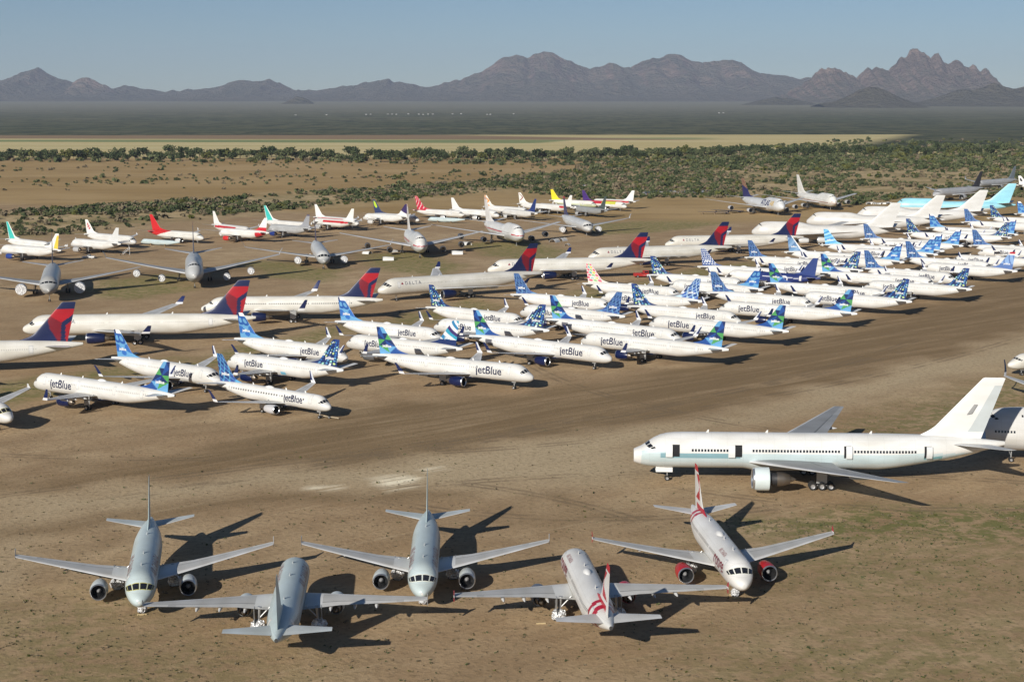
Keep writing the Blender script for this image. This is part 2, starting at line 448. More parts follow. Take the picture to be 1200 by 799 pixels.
@cached
def nacelle_mesh(model, col):
    M = MODELS[model]; r, l = M['er'], M['el']
    mb = MB()
    if M.get('short'):
        mb.lathe([(-.05 * l, r * .95), (-.12 * l, r), (-.42 * l, r * 1.0), (-.43 * l, r * .95), (-.42 * l, r * .82)], n=28)
        mb.lathe([(-.40 * l, r * .8), (-.44 * l, r * .55), (-.62 * l, r * .5), (-.68 * l, r * .6)], n=24, mi=1)
    else: mb.lathe([(-.05 * l, r * .95), (-.15 * l, r), (-.34 * l, r * 1.0), (-.55 * l, r * .93), (-.74 * l, r * .78), (-.76 * l, r * .74), (-.7 * l, r * .7), (-.6 * l, r * .68)], n=28)
    mb.lathe([(-.03 * l, r * .8), (-.12 * l, r * .78), (-.3 * l, r * .8)], n=28, mi=1)
    return mb.build('engine', [solid('nacelle_paint', col, .3), DARK], True, 40)
@cached
def lip_mesh(model):
    M = MODELS[model]; r, l = M['er'], M['el']; mb = MB()
    mb.lathe([(-.055 * l, r * .955), (-.02 * l, r * .92), (0, r * .87), (-.01 * l, r * .83), (-.035 * l, r * .795)], n=28)
    return mb.build('intake_lip', [LIP], True, 60)
@cached
def fan_mesh(model):
    M = MODELS[model]; r, l = M['er'], M['el']; mb = MB()
    nb = 26; v = []; f = []
    for k in range(nb):
        a = 2 * pi * k / nb; b = a + 2 * pi / nb * .72
        i = len(v)
        v += [(-.2 * l, r * .26 * sin(a), r * .26 * cos(a)), (-.2 * l, r * .79 * sin(a), r * .79 * cos(a)), (-.24 * l, r * .79 * sin(b), r * .79 * cos(b)), (-.24 * l, r * .26 * sin(b), r * .26 * cos(b))]
        f.append((i, i + 1, i + 2, i + 3))
    mb.add(v, f)
    mb.lathe([(-.26 * l, r * .8), (-.261 * l, .01)], n=24, mi=1)
    return mb.build('fan', [solid('fan_blades', (.12, .12, .13), .35, .8), DARK], False)
@cached
def spinner_mesh(model):
    M = MODELS[model]; r, l = M['er'], M['el']; mb = MB()
    mb.lathe([(-.1 * l, .01), (-.13 * l, r * .12), (-.19 * l, r * .25), (-.21 * l, r * .27)], n=18)
    return mb.build('spinner', [solid('spinner_grey', (.25, .25, .26), .35)], True, 60)
@cached
def core_mesh(model):
    M = MODELS[model]; r, l = M['er'], M['el']; mb = MB()
    mb.lathe([(-.62 * l, r * .62), (-.78 * l, r * .58), (-.95 * l, r * .42), (-.96 * l, r * .38)], n=22)
    mb.lathe([(-.9 * l, r * .3), (-1.02 * l, r * .22), (-1.12 * l, .01)], n=18)
    return mb.build('exhaust_nozzle', [CORE], True, 60)
@cached
def cover_mesh(model, kind):
    M = MODELS[model]; r, l = M['er'], M['el']; mb = MB()
    mb.lathe([(-.03 * l, r * .96), (.03 * l, r * .9), (.05 * l, r * .5), (.045 * l, .01)], n=24)
    return mb.build('intake_cover', [FOIL if kind == 'foil' else solid('cover_red', (.5, .05, .05), .6)], True, 60)
@cached
def pylon_mesh(model, k):
    M = MODELS[model]; y = M['eng'][k]; xe, ye, ze = engine_pos(model)[k]; L = M['L']
    r, l = M['er'], M['el']
    lx = L / 2 - le_x(M, y); zw = wing_z(M, y); w0 = .16 * r + .05
    side = [(xe - .22 * l, ze + r * .93), (xe - .5 * l, ze + r * 1.12 + .1 * max(0, zw - ze - r)), (lx + .15, zw + .12), (lx - 1.5, zw - .05), (lx - 3.2, zw - .25), (xe - .95 * l, ze + r * .5), (xe - .7 * l, ze + r * .72)]
    n = len(side)
    v = [(x, w0 * s, z) for s in (-1, 1) for x, z in side]
    f = [tuple(range(n - 1, -1, -1)), tuple(range(n, 2 * n))] + [(i, (i + 1) % n, n + (i + 1) % n, n + i) for i in range(n)]
    return mesh('pylon', v, f, [solid('pylon_grey', (.55, .56, .57))], False)
@cached
def wheel_mesh(r, w):
    mb = MB()
    mb.lathe([(-w / 2, r * .55), (-w / 2, r * .9), (-w * .36, r), (w * .36, r), (w / 2, r * .9), (w / 2, r * .55)], n=20, axis='y')
    for s in (-1, 1):
        pr = [(s * w * .5, r * .56), (s * w * .38, r * .3), (s * w * .45, .01)]
        mb.lathe(pr, n=16, axis='y', mi=1)
    return mb.build('wheel', [TYRE, RIM], True, 40)
@cached
def strut_mesh(model, nose):
    M = MODELS[model]; g = M['gear']; r = g[3] * (.66 if nose else 1); mb = MB()
    zt = M['zc'] - M['H'] * .8
    if nose:
        mb.tube((0, 0, r * .9), (-.1, 0, zt + .3), .11, .13, 10)
        mb.tube((.9, 0, zt + .2), (0, 0, r + .7), .06, .06, 8)
        mb.tube((0, -.4, r), (0, .4, r), .07, .07, 8)
        mb.box(-.5, .6, -.38, -.34, zt - .6, zt + .3); mb.box(-.5, .6, .34, .38, zt - .6, zt + .3)
    else:
        zt = M['wing'][6] + .3
        mb.tube((0, 0, r), (0, -.25, zt), .15 * r / .5, .2 * r / .5, 10)
        mb.tube((0, -1.6, zt), (0, 0, r + .9), .09, .09, 8)
        mb.tube((0, -.55, r), (0, .55, r), .1, .1, 8)
        n = g[4]
        if n > 1: mb.tube((-(n - 1) * r * 1.1, 0, r), ((n - 1) * r * 1.1, 0, r), .16, .16, 8)
        mb.box(-.9, .9, .32, .37, r * 1.7, zt)
    return mb.build('gear', [STEEL], True, 40)
@cached
def foil_wrap_mesh(seed):
    r = random.Random(seed); bm = bmesh.new(); bmesh.ops.create_icosphere(bm, subdivisions=3, radius=1)
    for v in bm.verts: v.co = v.co * (1 + r.uniform(-.16, .14)); v.co.x *= .95; v.co.y *= .95; v.co.z = max(v.co.z * .8, -.72) + .74
    me = bpy.data.meshes.new('foil_wrap'); bm.to_mesh(me); bm.free(); me.materials.append(FOIL); return me
def patch(model, x0, x1, z0, z1, side, off, nx=5, nz=8, colf=None, mats=None, name='cabin_door', thick=0.0, shift=0.0):
    """a panel that follows the hull"""
    L = MODELS[model]['L']; v = []; f = []; c = []
    for i in range(nx + 1):
        for k in range(nz + 1):
            x = x0 + (x1 - x0) * i / nx; z = z0 + (z1 - z0) * k / nz
            v.append((L / 2 - x + shift, side * (hull_y(model, x, z) + off), z))
    for i in range(nx):
        for k in range(nz):
            a = i * (nz + 1) + k; q = (a, a + 1, a + nz + 2, a + nz + 1)
            f.append(q if side < 0 else q[::-1])
            c.append(colf(i, k) if colf else WHITE)
    if thick:
        n = len(v); v += [(p[0], p[1] - side * thick, p[2]) for p in v]
        ed = [(i * (nz + 1)) for i in range(nx + 1)] + [nx * (nz + 1) + k for k in range(1, nz + 1)] + [i * (nz + 1) + nz for i in range(nx - 1, -1, -1)] + [k for k in range(nz - 1, 0, -1)]
        for a, b in zip(ed, ed[1:] + ed[:1]): f.append((a, b, b + n, a + n)); c.append((.5, .5, .5))
    return mesh(name, v, f, mats or [painted('livery_paint')], True, c, angle=40)
@cached
def door_mesh(model, k, side):
    M = MODELS[model]; L = M['L']; H = M['H']; big = H > 2.4
    x = [(.115 if not big else .095) * L, .80 * L, .36 * L, .62 * L][k]; z = M['zc'] - .1 * H
    w = .82 if not big else 1.05; h = 1.75 if not big else 1.95
    return patch(model, x, x + w, z, z + h, side, .012, 8, 12, lambda i, k2: (.5, .51, .52) if i in (0, 7) or k2 in (0, 11) else (.69, .685, .665))
@cached
def cockpit_mesh(model, pad=0.0, col=None):
    """six panes following the nose; pad > 0 gives the surround that shows round the panes"""
    M = MODELS[model]; H = M['H']; L = M['L']; v = []; f = []
    xr = {'jumbo': (1.0 * H, 1.17 * H), 'boeing': (.95 * H, 1.18 * H), 'airbus': (.70 * H, 1.03 * H)}[M['ns']]
    if M.get('short'): xr = (xr[0] - .95, xr[1] - .95)
    sc = {'jumbo': .62, 'boeing': .86, 'airbus': .95}[M['ns']]; lift = .02 if not pad else .012
    def quad(t0, t1, s, sh0, sh1):
        n0 = len(v); nu, nv = 4, 4
        t0, t1 = t0 * sc - pad * 20, t1 * sc + pad * 20
        for i in range(nu + 1):
            for k in range(nv + 1):
                th = radians(t0 + (t1 - t0) * i / nu) * s; sh = (sh0 + (sh1 - sh0) * i / nu) * H
                x = xr[0] - pad + (xr[1] - xr[0] + 2 * pad) * k / nv + sh
                q = np.array(hull_point(model, x, th)); c = np.array((q[0] - .4, 0, section(model, x)[3]))
                d = q - c; d /= np.linalg.norm(d); v.append(tuple(q + d * lift))
        for i in range(nu):
            for k in range(nv):
                a = n0 + i * (nv + 1) + k; q = (a, a + 1, a + nv + 2, a + nv + 1); f.append(q if s > 0 else q[::-1])
    for s in (-1, 1):
        quad(3, 35, s, 0, .04); quad(41, 66, s, .06, .2); quad(70, 80, s, .27, .36)
    return mesh('cockpit_window' if not pad else 'window_surround', v, f, [solid('surround', col, .5) if pad else GLASS], True)
@cached
def radome_mesh(model, frac):
    M = MODELS[model]; x = M['L'] * frac; mb = MB(); z = section(model, x)[1]
    pr = [(1.6, .01), (1.2, .3), (.5, .52), (-.3, .55), (-1.1, .36), (-1.8, .01)]
    mb.lathe(pr, (M['L'] / 2 - x, 0, z - .2), 14)
    return mb.build('antenna_dome', [solid('dome_white', (.72, .72, .71))], True, 60)
@cached
def blade_antenna_mesh(model, frac):
    M = MODELS[model]; x = M['L'] * frac; z = section(model, x)[1]; X = M['L'] / 2 - x
    v = [(X + .25, -.03, z - .05), (X - .25, -.03, z - .05), (X - .3, 0, z + .45), (X - .1, 0, z + .45), (X + .25, .03, z - .05), (X - .25, .03, z - .05)]
    return mesh('antenna', v, [(0, 1, 2, 3), (4, 3, 2, 5), (0, 3, 4), (1, 5, 2)], [solid('dome_white', (.72, .72, .71))], False)
# ---------------------------------------------------------------- lettering
def text_polys(body, offset=0.0, shear=0.0):
    cu = bpy.data.curves.new('lettering', 'FONT'); cu.body = body; cu.size = 1.0; cu.resolution_u = 3; cu.offset = offset; cu.shear = shear
    cu.fill_mode = 'FRONT'
    o = bpy.data.objects.new('lettering', cu); C.objects.link(o)
    bpy.context.view_layer.update()
    me = bpy.data.meshes.new_from_object(o.evaluated_get(bpy.context.evaluated_depsgraph_get()))
    bpy.data.objects.remove(o); bpy.data.curves.remove(cu)
    return me
_txt = {}
def text_base(body, offset, cuts, shear=0.0):
    k = (body, offset, cuts, shear)
    if k not in _txt:
        me = text_polys(body, offset, shear); bm = bmesh.new(); bm.from_mesh(me); bpy.data.meshes.remove(me)
        y0 = min(v.co.y for v in bm.verts); y1 = max(v.co.y for v in bm.verts)
        for i in range(1, cuts):
            y = y0 + (y1 - y0) * i / cuts
            bmesh.ops.bisect_plane(bm, geom=bm.verts[:] + bm.edges[:] + bm.faces[:], plane_co=(0, y, 0), plane_no=(0, 1, 0))
        bm.verts.ensure_lookup_table()
        _txt[k] = (np.array([v.co[:] for v in bm.verts]), [[v.index for v in f.verts] for f in bm.faces]); bm.free()
    return _txt[k]
@cached
def hull_text(model, body, xc, width, zc, side, col, offset=.015, shear=0.0, stretch=1.0):
    """letters laid on the hull; xc = distance of their middle from the nose"""
    v, f = text_base(body, offset, 9, shear); L = MODELS[model]['L']
    x0, x1 = v[:, 0].min(), v[:, 0].max(); s = width / (x1 - x0)
    cap0 = 0.0
    out = []
    for p in v:
        t = (p[0] - (x0 + x1) / 2) * s; z = zc + (p[1] - .33) * s * stretch
        x = xc + t if side > 0 else xc - t           # port reads nose to tail, starboard tail to nose
        out.append((L / 2 - x, side * (hull_y(model, x, z) + .025), z))
    fs = [tuple(q) if side < 0 else tuple(q) for q in f]
    me = mesh('lettering', out, fs, [solid('lettering_paint', col, .4)], True)
    return me
@cached
def fin_text(model, body, side, col, k=.26, width=2.6):
    M = MODELS[model]; xr, cr, xt, ct, zt, dors = M['fin']; L = M['L']; zv = M['zc'] + M['H'] * .96
    v, f = text_base(body, .03, 2)
    x0, x1 = v[:, 0].min(), v[:, 0].max(); s = width / (x1 - x0)
    zb = zv + (zt - zv) * k
    xl = xr + (xt - xr) * k; ch = cr + (ct - cr) * k; xc = xl + ch * .52
    out = []
    for p in v:
        t = (p[0] - (x0 + x1) / 2) * s; z = zb + (p[1] - .3) * s; x = xc + t if side > 0 else xc - t
        u = (x - xl) / ch
        out.append((L / 2 - x, side * (foil_z(min(max(u, .02), .98), .1) * ch * .5 + .05), z))
    return mesh('tail_lettering', out, [tuple(q) for q in f], [solid('lettering_paint', col, .4)], False)
# ------------------------------------------------------------------ liveries: paint by place on the hull (x 0 nose - 1 tail, z -1 belly - 1 roof) and on the fin (u chord, v height)
NAVY = (.012, .028, .115); BLUE = (.018, .07, .27); MID = (.035, .15, .42); LIGHT = (.12, .32, .56); GREEN = (.07, .29, .09); TEAL = (.03, .22, .36)
RED = (.5, .015, .025); DRED = (.19, .010, .022)
WARM = (.68, .67, .63)
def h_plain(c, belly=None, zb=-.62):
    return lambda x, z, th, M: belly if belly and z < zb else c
def h_blue_belly(x, z, th, M): return (.03, .06, .2) if z < -.86 and .25 < x < .78 else (.70, .697, .68)
def h_navy(x, z, th, M):
    if x > .42 and -.75 < z < .8:
        return (.62, .64, .7) if (abs(z - .32) < .06 and x < .8) else (.02, .035, .16)
    return (.02, .035, .16) if x > .36 else (.78, .77, .75)
def h_rouge(x, z, th, M):
    if z < -.7: return (.55, .55, .55)
    q = x - (.80 - .05 * z + .02 * z * z)
    if 0 < q < .028 or .05 < q < .085: return (.42, .012, .03)
    return (.70, .697, .685)
def h_cathay(x, z, th, M):
    if x < .022: return (.74, .74, .73)
    if z < .06 and x < .93:
        if .075 < x < .29 and -.30 < z < -.02: return (.22, .38, .44)
        if .775 < x < .825 and -.28 < z < -.1: return (.2, .42, .46)
        return (.53, .635, .665) if z > -.5 else (.58, .645, .655)
    return (.71, .71, .695)
def h_line(x, z, th, M):
    if -.02 < z < .1: return (.45, .03, .05)
    if z < -.02: return (.56, .565, .56)
    return (.69, .685, .665)
def h_line2(x, z, th, M):
    if -.3 < z < -.2 or .0 < z < .05: return (.4, .2, .16)
    return (.76, .755, .72)
def h_ke(x, z, th, M): return (.30, .62, .74) if z > -.12 else (.72, .73, .72)
def h_two(c, zc, c2): return lambda x, z, th, M: c if z > zc else c2
def h_redtail(x, z, th, M):
    if x > .56 + .42 * max(0, .9 - z) * .5: return (.52, .02, .02)
    return WARM
def h_redtop(x, z, th, M):
    if .30 < x < .86 and .1 < z < .62: return (.5, .025, .03)
    return (.69, .68, .655)
def h_redbelly2(x, z, th, M): return (.5, .02, .03) if x > .76 and z < .45 + .0 * x and x < .93 else (.70, .69, .665)
def h_redtail2(x, z, th, M): return (.5, .02, .04) if x > .72 and z > .55 else (.70, .69, .665)
def h_bluecheat(x, z, th, M): return (.1, .13, .3) if .0 < z < .06 else (.69, .68, .655)
def h_purplered(x, z, th, M):
    if .2 < x < .5 and z > .1: return (.6, .6, .08)
    if x > .5 and z > .1: return (.5, .03, .05)
    return (.74, .73, .7)
GREY = (.30, .305, .315)
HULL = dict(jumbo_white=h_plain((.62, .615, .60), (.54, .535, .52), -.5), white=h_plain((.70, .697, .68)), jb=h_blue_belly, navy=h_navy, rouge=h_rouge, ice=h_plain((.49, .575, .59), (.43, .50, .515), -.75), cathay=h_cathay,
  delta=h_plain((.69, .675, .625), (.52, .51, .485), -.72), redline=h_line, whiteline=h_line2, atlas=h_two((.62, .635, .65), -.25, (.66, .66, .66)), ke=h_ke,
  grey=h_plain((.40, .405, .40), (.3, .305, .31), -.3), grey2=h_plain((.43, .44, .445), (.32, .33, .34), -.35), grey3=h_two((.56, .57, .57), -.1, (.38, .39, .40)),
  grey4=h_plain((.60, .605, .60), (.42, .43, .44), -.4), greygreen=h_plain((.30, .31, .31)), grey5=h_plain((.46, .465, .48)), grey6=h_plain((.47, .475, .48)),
  redtail=h_redtail, redtop=h_redtop, redtop2=h_redtop, redbelly=h_redtop, redbelly2=h_redbelly2, redtail2=h_redtail2, purplered=h_purplered,
  silverdark=h_plain((.42, .43, .44)), teal=h_plain((.76, .76, .74)), tealwhite=h_bluecheat, yellow=h_two((.74, .73, .7), .0, (.55, .6, .4)), limedisc=h_bluecheat)
for k in 'prism windows stripes plaid plaidlight berry flowers dots silver sky tartan retro'.split(): HULL[k] = h_blue_belly
def f_plain(c, tip=None): return lambda u, v: tip if tip and v > .88 else c
PRISM = [[(BLUE, LIGHT), (LIGHT, GREEN)], [(BLUE, NAVY), (NAVY, GREEN)], [(GREEN, NAVY), (NAVY, BLUE)], [(LIGHT, LIGHT), (BLUE, NAVY)]]
def f_prism(u, v):
    a, b = min(u * 2, 1.999), min(v * 4.0, 3.999); i, k = int(a), int(b); a -= i; b -= k
    upper = b > a if (i + k) % 2 else b > 1 - a
    c = PRISM[k][i]
    return c[0] if not upper else c[1]
def f_windows(u, v):
    a = (u * 5.2 + .1); b = v * 9.5 + (int(a) % 2) * .35
    i, k = int(a), int(b)
    if .2 < a - i < .72 and .18 < b - k < .8 and v < .9:
        h = (i * 7 + k * 13) % 9
        return [LIGHT, (.5, .66, .25), NAVY, (.62, .72, .75), MID, LIGHT, NAVY, (.3, .62, .5), MID][h]
    return NAVY if (u + v) < 1.3 else (.02, .05, .2)
def f_berry(u, v):
    if v > .86: return (.78, .78, .78) if u < .75 else NAVY
    def d(cu, cv): return sqrt(((u - cu) * .8)**2 + ((v - cv) * 1.25)**2)
    for cu, cv in ((.32, .66), (.76, .68)):
        if d(cu, cv) < .13: return LIGHT
        if d(cu, cv) < .26: return (.02, .09, .33)
    for cu, cv, r in ((.05, .3, .2), (.9, .28, .2), (.5, .12, .13)):
        if d(cu, cv) < r: return (.03, .13, .42)
    return LIGHT if v < .5 or u < .1 else (.07, .25, .52)
def f_plaidc(base, line, n=5.0):
    def fn(u, v):
        a = (u * .8 + v * .55) * n; b = (v * 1.3 - u * .7) * n
        if a % 1 < .16 or b % 1 < .16: return line
        return base if (int(a) + int(b)) % 2 else tuple(c * 1.6 + .01 for c in base)
    return fn
def f_stripes(u, v):
    k = (v * 7.5 + u * 2.6) % 5
    if v < .18: return NAVY
    return [(.05, .03, .14), (.7, .72, .75), (.03, .2, .4), (.7, .72, .75), (.04, .3, .45)][int(k)]
def f_dots(u, v):
    a, b = u * 5 + (int(v * 9) % 2) * .5, v * 9
    return (.7, .74, .78) if (a % 1 - .5)**2 + (b % 1 - .5)**2 < .09 else (.03, .07, .24)
def f_flowers(u, v):
    b = v * 7; a = u * 3.2 + (int(b) % 2) * .5; h = (int(a) * 5 + int(b) * 3) % 6
    if (a % 1 - .5)**2 + (b % 1 - .5)**2 < .2: return [(.65, .12, .2), (.12, .42, .42), (.75, .5, .1), (.7, .3, .45), (.65, .12, .2), (.3, .5, .25)][h]
    return (.72, .68, .6)
def f_sky(u, v): return [(.2, .52, .76), (.1, .36, .66), (.36, .64, .8), (.05, .28, .6)][int((u * 2.7 + v * 4.1) * 1.3 + (v * 3.3 - u * 2)) % 4]
def f_silver(u, v):
    if u < .1 + .05 * v: return (.75, .76, .78)
    if v > .84: return (.06, .09, .2)
    return [(.10, .2, .38), (.22, .36, .56), (.14, .28, .48)][int(v * 6 + u * 3) % 3]
def f_retro(u, v):
    if v > .88: return (.45, .03, .05)
    if v > .8: return (.75, .75, .76)
    return (.10, .18, .42) if v < .25 or (u + v) % .5 < .12 else (.25, .4, .68)
def f_delta(u, v):
    nv = (.010, .018, .075)
    if v > .79: return nv
    if v > (.60 - .28 * (u - .1) if u < .63 else .45 + .55 * (u - .63)): return (.40, .010, .02)
    if u < .68 - (v - .04) * 1.28: return nv
    if u < .81 - (v - .04) * .40: return DRED
    if u < .92 - (v - .04) * .28 or v > .36 + .7 * (u - .8): return nv
    return (.36, .012, .022)
def f_rouge(u, v):
    if v > .86: return (.48, .012, .03)
    k = u + .55 * (v - .35)
    if .2 < v < .8 and .18 < k < .5 + .25 * sin(v * 9): return (.44, .012, .03)
    if v < .12 and u < .75: return (.44, .012, .03)
    return (.70, .697, .685)
def f_cathay(u, v):
    if u > .70 and .05 < v < .84: return (.50, .54, .55)
    if u > .93 or v > .97: return (.7, .7, .7)
    return (.71, .71, .695)
def f_teal(u, v): return (.05, .5, .46) if .12 + .1 * v < u < .92 else (.75, .75, .73)
def f_lime(u, v): return (.45, .62, .04) if (u - .55)**2 + (v - .64)**2 * 1.2 < .085 else (.03, .045, .12)
def f_emblem(u, v): return (.5, .1, .12) if (u - .5)**2 + (v - .5)**2 < .07 and (int(v * 16) + int(u * 7)) % 3 else (.77, .76, .74)
def f_swirl(u, v): return (.3, .12, .1) if abs(u - .5 - .3 * sin(v * 8)) < .12 and .2 < v < .9 else (.74, .73, .7)
def f_orange(u, v): return (.72, .3, .08) if abs(u - .5 - .28 * sin(v * 9)) < .2 else (.74, .72, .66)
def f_atlas(u, v):
    if v < .42 + .2 * u: return (.02, .02, .12)
    return (.2, .06, .06) if int(v * 14 + u * 5) % 2 else (.3, .22, .12)
def f_purple(u, v): return (.04, .025, .1) if v > .42 - .3 * u else (.7, .69, .68)
FIN = dict(jumbo_white=f_plain((.62, .615, .60)), white=f_plain((.70, .697, .68)), prism=f_prism, windows=f_windows, berry=f_berry, plaid=f_plaidc((.02, .05, .17), (.12, .26, .46), 4.2), plaidlight=f_plaidc((.025, .07, .24), (.42, .6, .74), 3.6),
  tartan=f_plaidc((.018, .045, .17), (.1, .33, .55), 3.4), stripes=f_stripes, dots=f_dots, flowers=f_flowers, sky=f_sky, silver=f_silver, retro=f_retro, navy=f_plain((.03, .055, .2)),
  delta=f_delta, rouge=f_rouge, ice=f_plain((.50, .62, .64)), cathay=f_cathay, grey=f_plain((.09, .095, .13)), grey2=f_plain((.12, .12, .155), (.2, .08, .05)), grey3=f_plain((.06, .05, .09), (.35, .04, .04)),
  grey4=f_plain((.035, .035, .11), (.38, .02, .04)), redline=f_plain((.72, .70, .68), (.55, .4, .35)), whiteline=f_plain((.77, .76, .73)), atlas=f_atlas, ke=f_plain((.28, .60, .73)),
  greygreen=f_plain((.06, .085, .085)), grey5=f_plain((.035, .035, .05)), grey6=f_plain((.22, .27, .32)), teal=f_teal, tealwhite=f_teal,
  yellowtip=lambda u, v: (.72, .5, .06) if u > .6 and v < .85 else (.77, .76, .73), emblem=f_emblem, greytail=f_plain((.6, .61, .61)), redtail=f_plain((.55, .018, .022)),
  redbelly=f_plain((.77, .76, .74)), redbelly2=lambda u, v: (.5, .02, .03) if v < .22 else (.78, .77, .75), silverdark=f_plain((.3, .31, .34), (.1, .09, .14)), redtop=f_plain((.77, .76, .74)), redtop2=f_plain((.74, .74, .72)),
  limedisc=f_lime, purple=f_purple, redtail2=lambda u, v: (.75, .7, .68) if abs((u + v * 1.6) % .5 - .25) < .04 else (.48, .02, .05), bluetail=f_plain((.02, .04, .17)), orange=f_orange, swirl=f_swirl,
  yellow=f_plain((.75, .64, .03)), purplered=f_plain((.06, .025, .16)), panda=lambda u, v: (.05, .05, .06) if (u - .6)**2 + (v - .5)**2 < .05 else (.78, .77, .75),
  deltasmall=f_delta, deltawing=f_delta)
JB = set('prism windows stripes plaid plaidlight berry flowers dots silver sky tartan retro navy'.split())
# ------------------------------------------------------------------ placing one airliner
def airliner(i, model, livery, x, y, head, label, group, cover=None):
    M = MODELS[model]; L = M['L']; a = radians(head); jb = livery in JB
    near = y < 300; mid = y < 640
    root = empty('airliner', (x, y, 0), a); tag(root, label, 'airliner', group)
    base = livery if livery in HULL else 'white'
    cut = 0.0
    fu = link('fuselage', fuselage_mesh(model, 'delta' if livery.startswith('delta') else 'jumbo_white' if model == 'B747' and base == 'white' else base, cut), root)
    fu['win'] = {'prism': .42, 'tartan': .9, 'delta': .3, 'cathay': 0.0, 'ice': .75, 'rouge': .75, 'redline': .7, 'grey': .5, 'atlas': 0.0, 'ke': .5, 'navy': 0.0}.get(livery, .35)
    if i == 'D3': fu['win'] = .95
    if model == 'B747' and livery == 'white': fu['win'] = 0.0
    link('cockpit_window', cockpit_mesh(model), fu)
    if i in ('F1', 'F3', 'F5', 'E1'): link('window_surround', cockpit_mesh(model, .07, (.52, .49, .16) if i in ('F1', 'E1') else (.68, .68, .6)), fu)
    wstyle = 'ice' if livery in ('ice', 'rouge') else 'light' if jb else 'cathay' if livery == 'cathay' else 'grey' if livery.startswith('grey') else 'light'
    stabc = (.6, .605, .6) if not livery.startswith('grey') else (.4, .405, .41)
    if livery == 'ice': stabc = (.5, .54, .55)
    if jb: stabc = (.68, .68, .67)
    ecol = {'rouge': (.42, .015, .02), 'ice': (.55, .6, .61), 'delta': (.007, .013, .055), 'cathay': (.62, .70, .71), 'redtop': (.5, .02, .03), 'redtop2': (.45, .45, .46), 'redbelly': (.55, .03, .03),
            'redbelly2': (.55, .03, .03), 'yellowtip': (.02, .05, .25), 'silverdark': (.02, .04, .2), 'atlas': (.6, .6, .62), 'redline': (.05, .05, .055)}.get(livery, (.006, .012, .06) if jb else (.58, .585, .58) if not livery.startswith('grey') else (.42, .425, .43))
    if i in ('L3', 'L13', 'R7', 'L15', 'R16'): ecol = (.12, .12, .125)
    if livery == 'tartan': ecol = (.5, .5, .52)
    wl = None
    if jb: wl = ('sharklet', (.012, .022, .09))
    elif model in ('A319', 'A320'): wl = ('fence', (.4, .03, .05) if livery == 'rouge' else (.5, .51, .52))
    elif model == 'A330': wl = ('raked', (.012, .022, .1) if livery == 'delta' else (.4, .41, .43))
    elif model == 'B767': wl = ('big', (.012, .022, .1))
    elif model == 'B747' and livery in ('grey2',): wl = ('raked', (.4, .41, .43))
    elif livery == 'deltawing': wl = ('big', (.012, .018, .05))
    for s in (1, -1):
        w = link('wing', wing_mesh(model, s, wstyle), root)
        if wl: link('winglet', winglet_mesh(model, s, wl[0], wl[1]), w)
        if near or (mid and model in ('A320', 'A321', 'A330')):
            for k in range(3): link('flap_track_fairing', fairing_mesh(model, s, k), w)
        link('tailplane', stab_mesh(model, s, stabc), root)
        for k, (ex, ey, ez) in enumerate(engine_pos(model)):
            e = link('engine', nacelle_mesh(model, (.10, .11, .14) if i == 'F4' and s > 0 else ecol), root, (ex, s * ey, ez))
            link('intake_lip', lip_mesh(model), e)
            if cover: link('intake_cover', cover_mesh(model, cover), e)
            elif mid: link('fan', fan_mesh(model), e)
            if near: link('spinner', spinner_mesh(model), e)
            link('exhaust_nozzle', core_mesh(model), e)
            p = link('pylon', pylon_mesh(model, k), root)
            if s < 0: p.scale = (1, -1, 1)
    fin = link('tail_fin', fin_mesh(model, 'jumbo_white' if model == 'B747' and livery == 'white' else livery), root)
    xn, xm, ym, wr, nb = M['gear']
    g = link('nose_gear', strut_mesh(model, True), root, (L / 2 - xn, 0, 0))
    r2 = wr * .66
    if y < 700:
        for s in (-1, 1): link('wheel', wheel_mesh(r2, .26), g, (0, s * .26, r2))
    for s in (1, -1):
        g = link('main_gear', strut_mesh(model, False), root, (L / 2 - xm, s * ym, 0))
        if s < 0: g.scale = (1, -1, 1)
        for b in range(nb):
            for q in (-1, 1):
                link('wheel', wheel_mesh(wr, .42 * wr / .58), g, ((b - (nb - 1) / 2) * wr * 2.25, q * .46 * wr / .58, wr))
        if livery in ('ice', 'rouge'): link('foil_wrap', foil_wrap_mesh(int(s) + 3), g)
    if livery in ('ice', 'rouge'):
        o = link('foil_wrap', foil_wrap_mesh(9), root, (L / 2 - xn, 0, 0)); o.scale = (.62, .62, .8)
    side = -1 if i[0] in 'RQEB' and i not in ('B2', 'B4', 'B7', 'B9', 'B11', 'B13', 'B16', 'B19', 'B22') else 1
    if jb and y < 720 and livery != 'navy':
        small = model == 'E190'
        wd = 7.0 if model == 'A321' else 5.7 if small else 6.2
        xc = {'A321': .245, 'A320': .282, 'E190': .268}[model] * L
        link('lettering', hull_text(model, 'jetBlue', xc, wd, M['zc'] + .32, side, (.015, .02, .06), .016), fu)
        link('tail_lettering', fin_text(model, 'jetBlue', side, (.75, .77, .8)), fin)
        link('antenna_dome', radome_mesh(model, .5), fu)
    if livery == 'navy': link('lettering', hull_text(model, 'D', .66 * L, 2.2, M['zc'] + .1, side, (.6, .62, .68), .02), fu)
    if livery == 'delta' and i not in ('D1',):
        link('lettering', hull_text(model, 'D E L T A', (.186 if model == 'A330' else .2) * L, 5.9, M['zc'] + 1.15, 1, (.06, .07, .12), 0.0), fu)
        tri = hull_text(model, '\u25b2', (.122 if model == 'A330' else .125) * L, 1.0, M['zc'] + 1.15, 1, (.25, .03, .05), 0.0)
        link('emblem', tri, fu)
    if livery == 'deltasmall': link('lettering', hull_text(model, 'DELTA', 6.6, 5.5, M['zc'] + .7, 1, (.06, .07, .12), 0.0), fu)
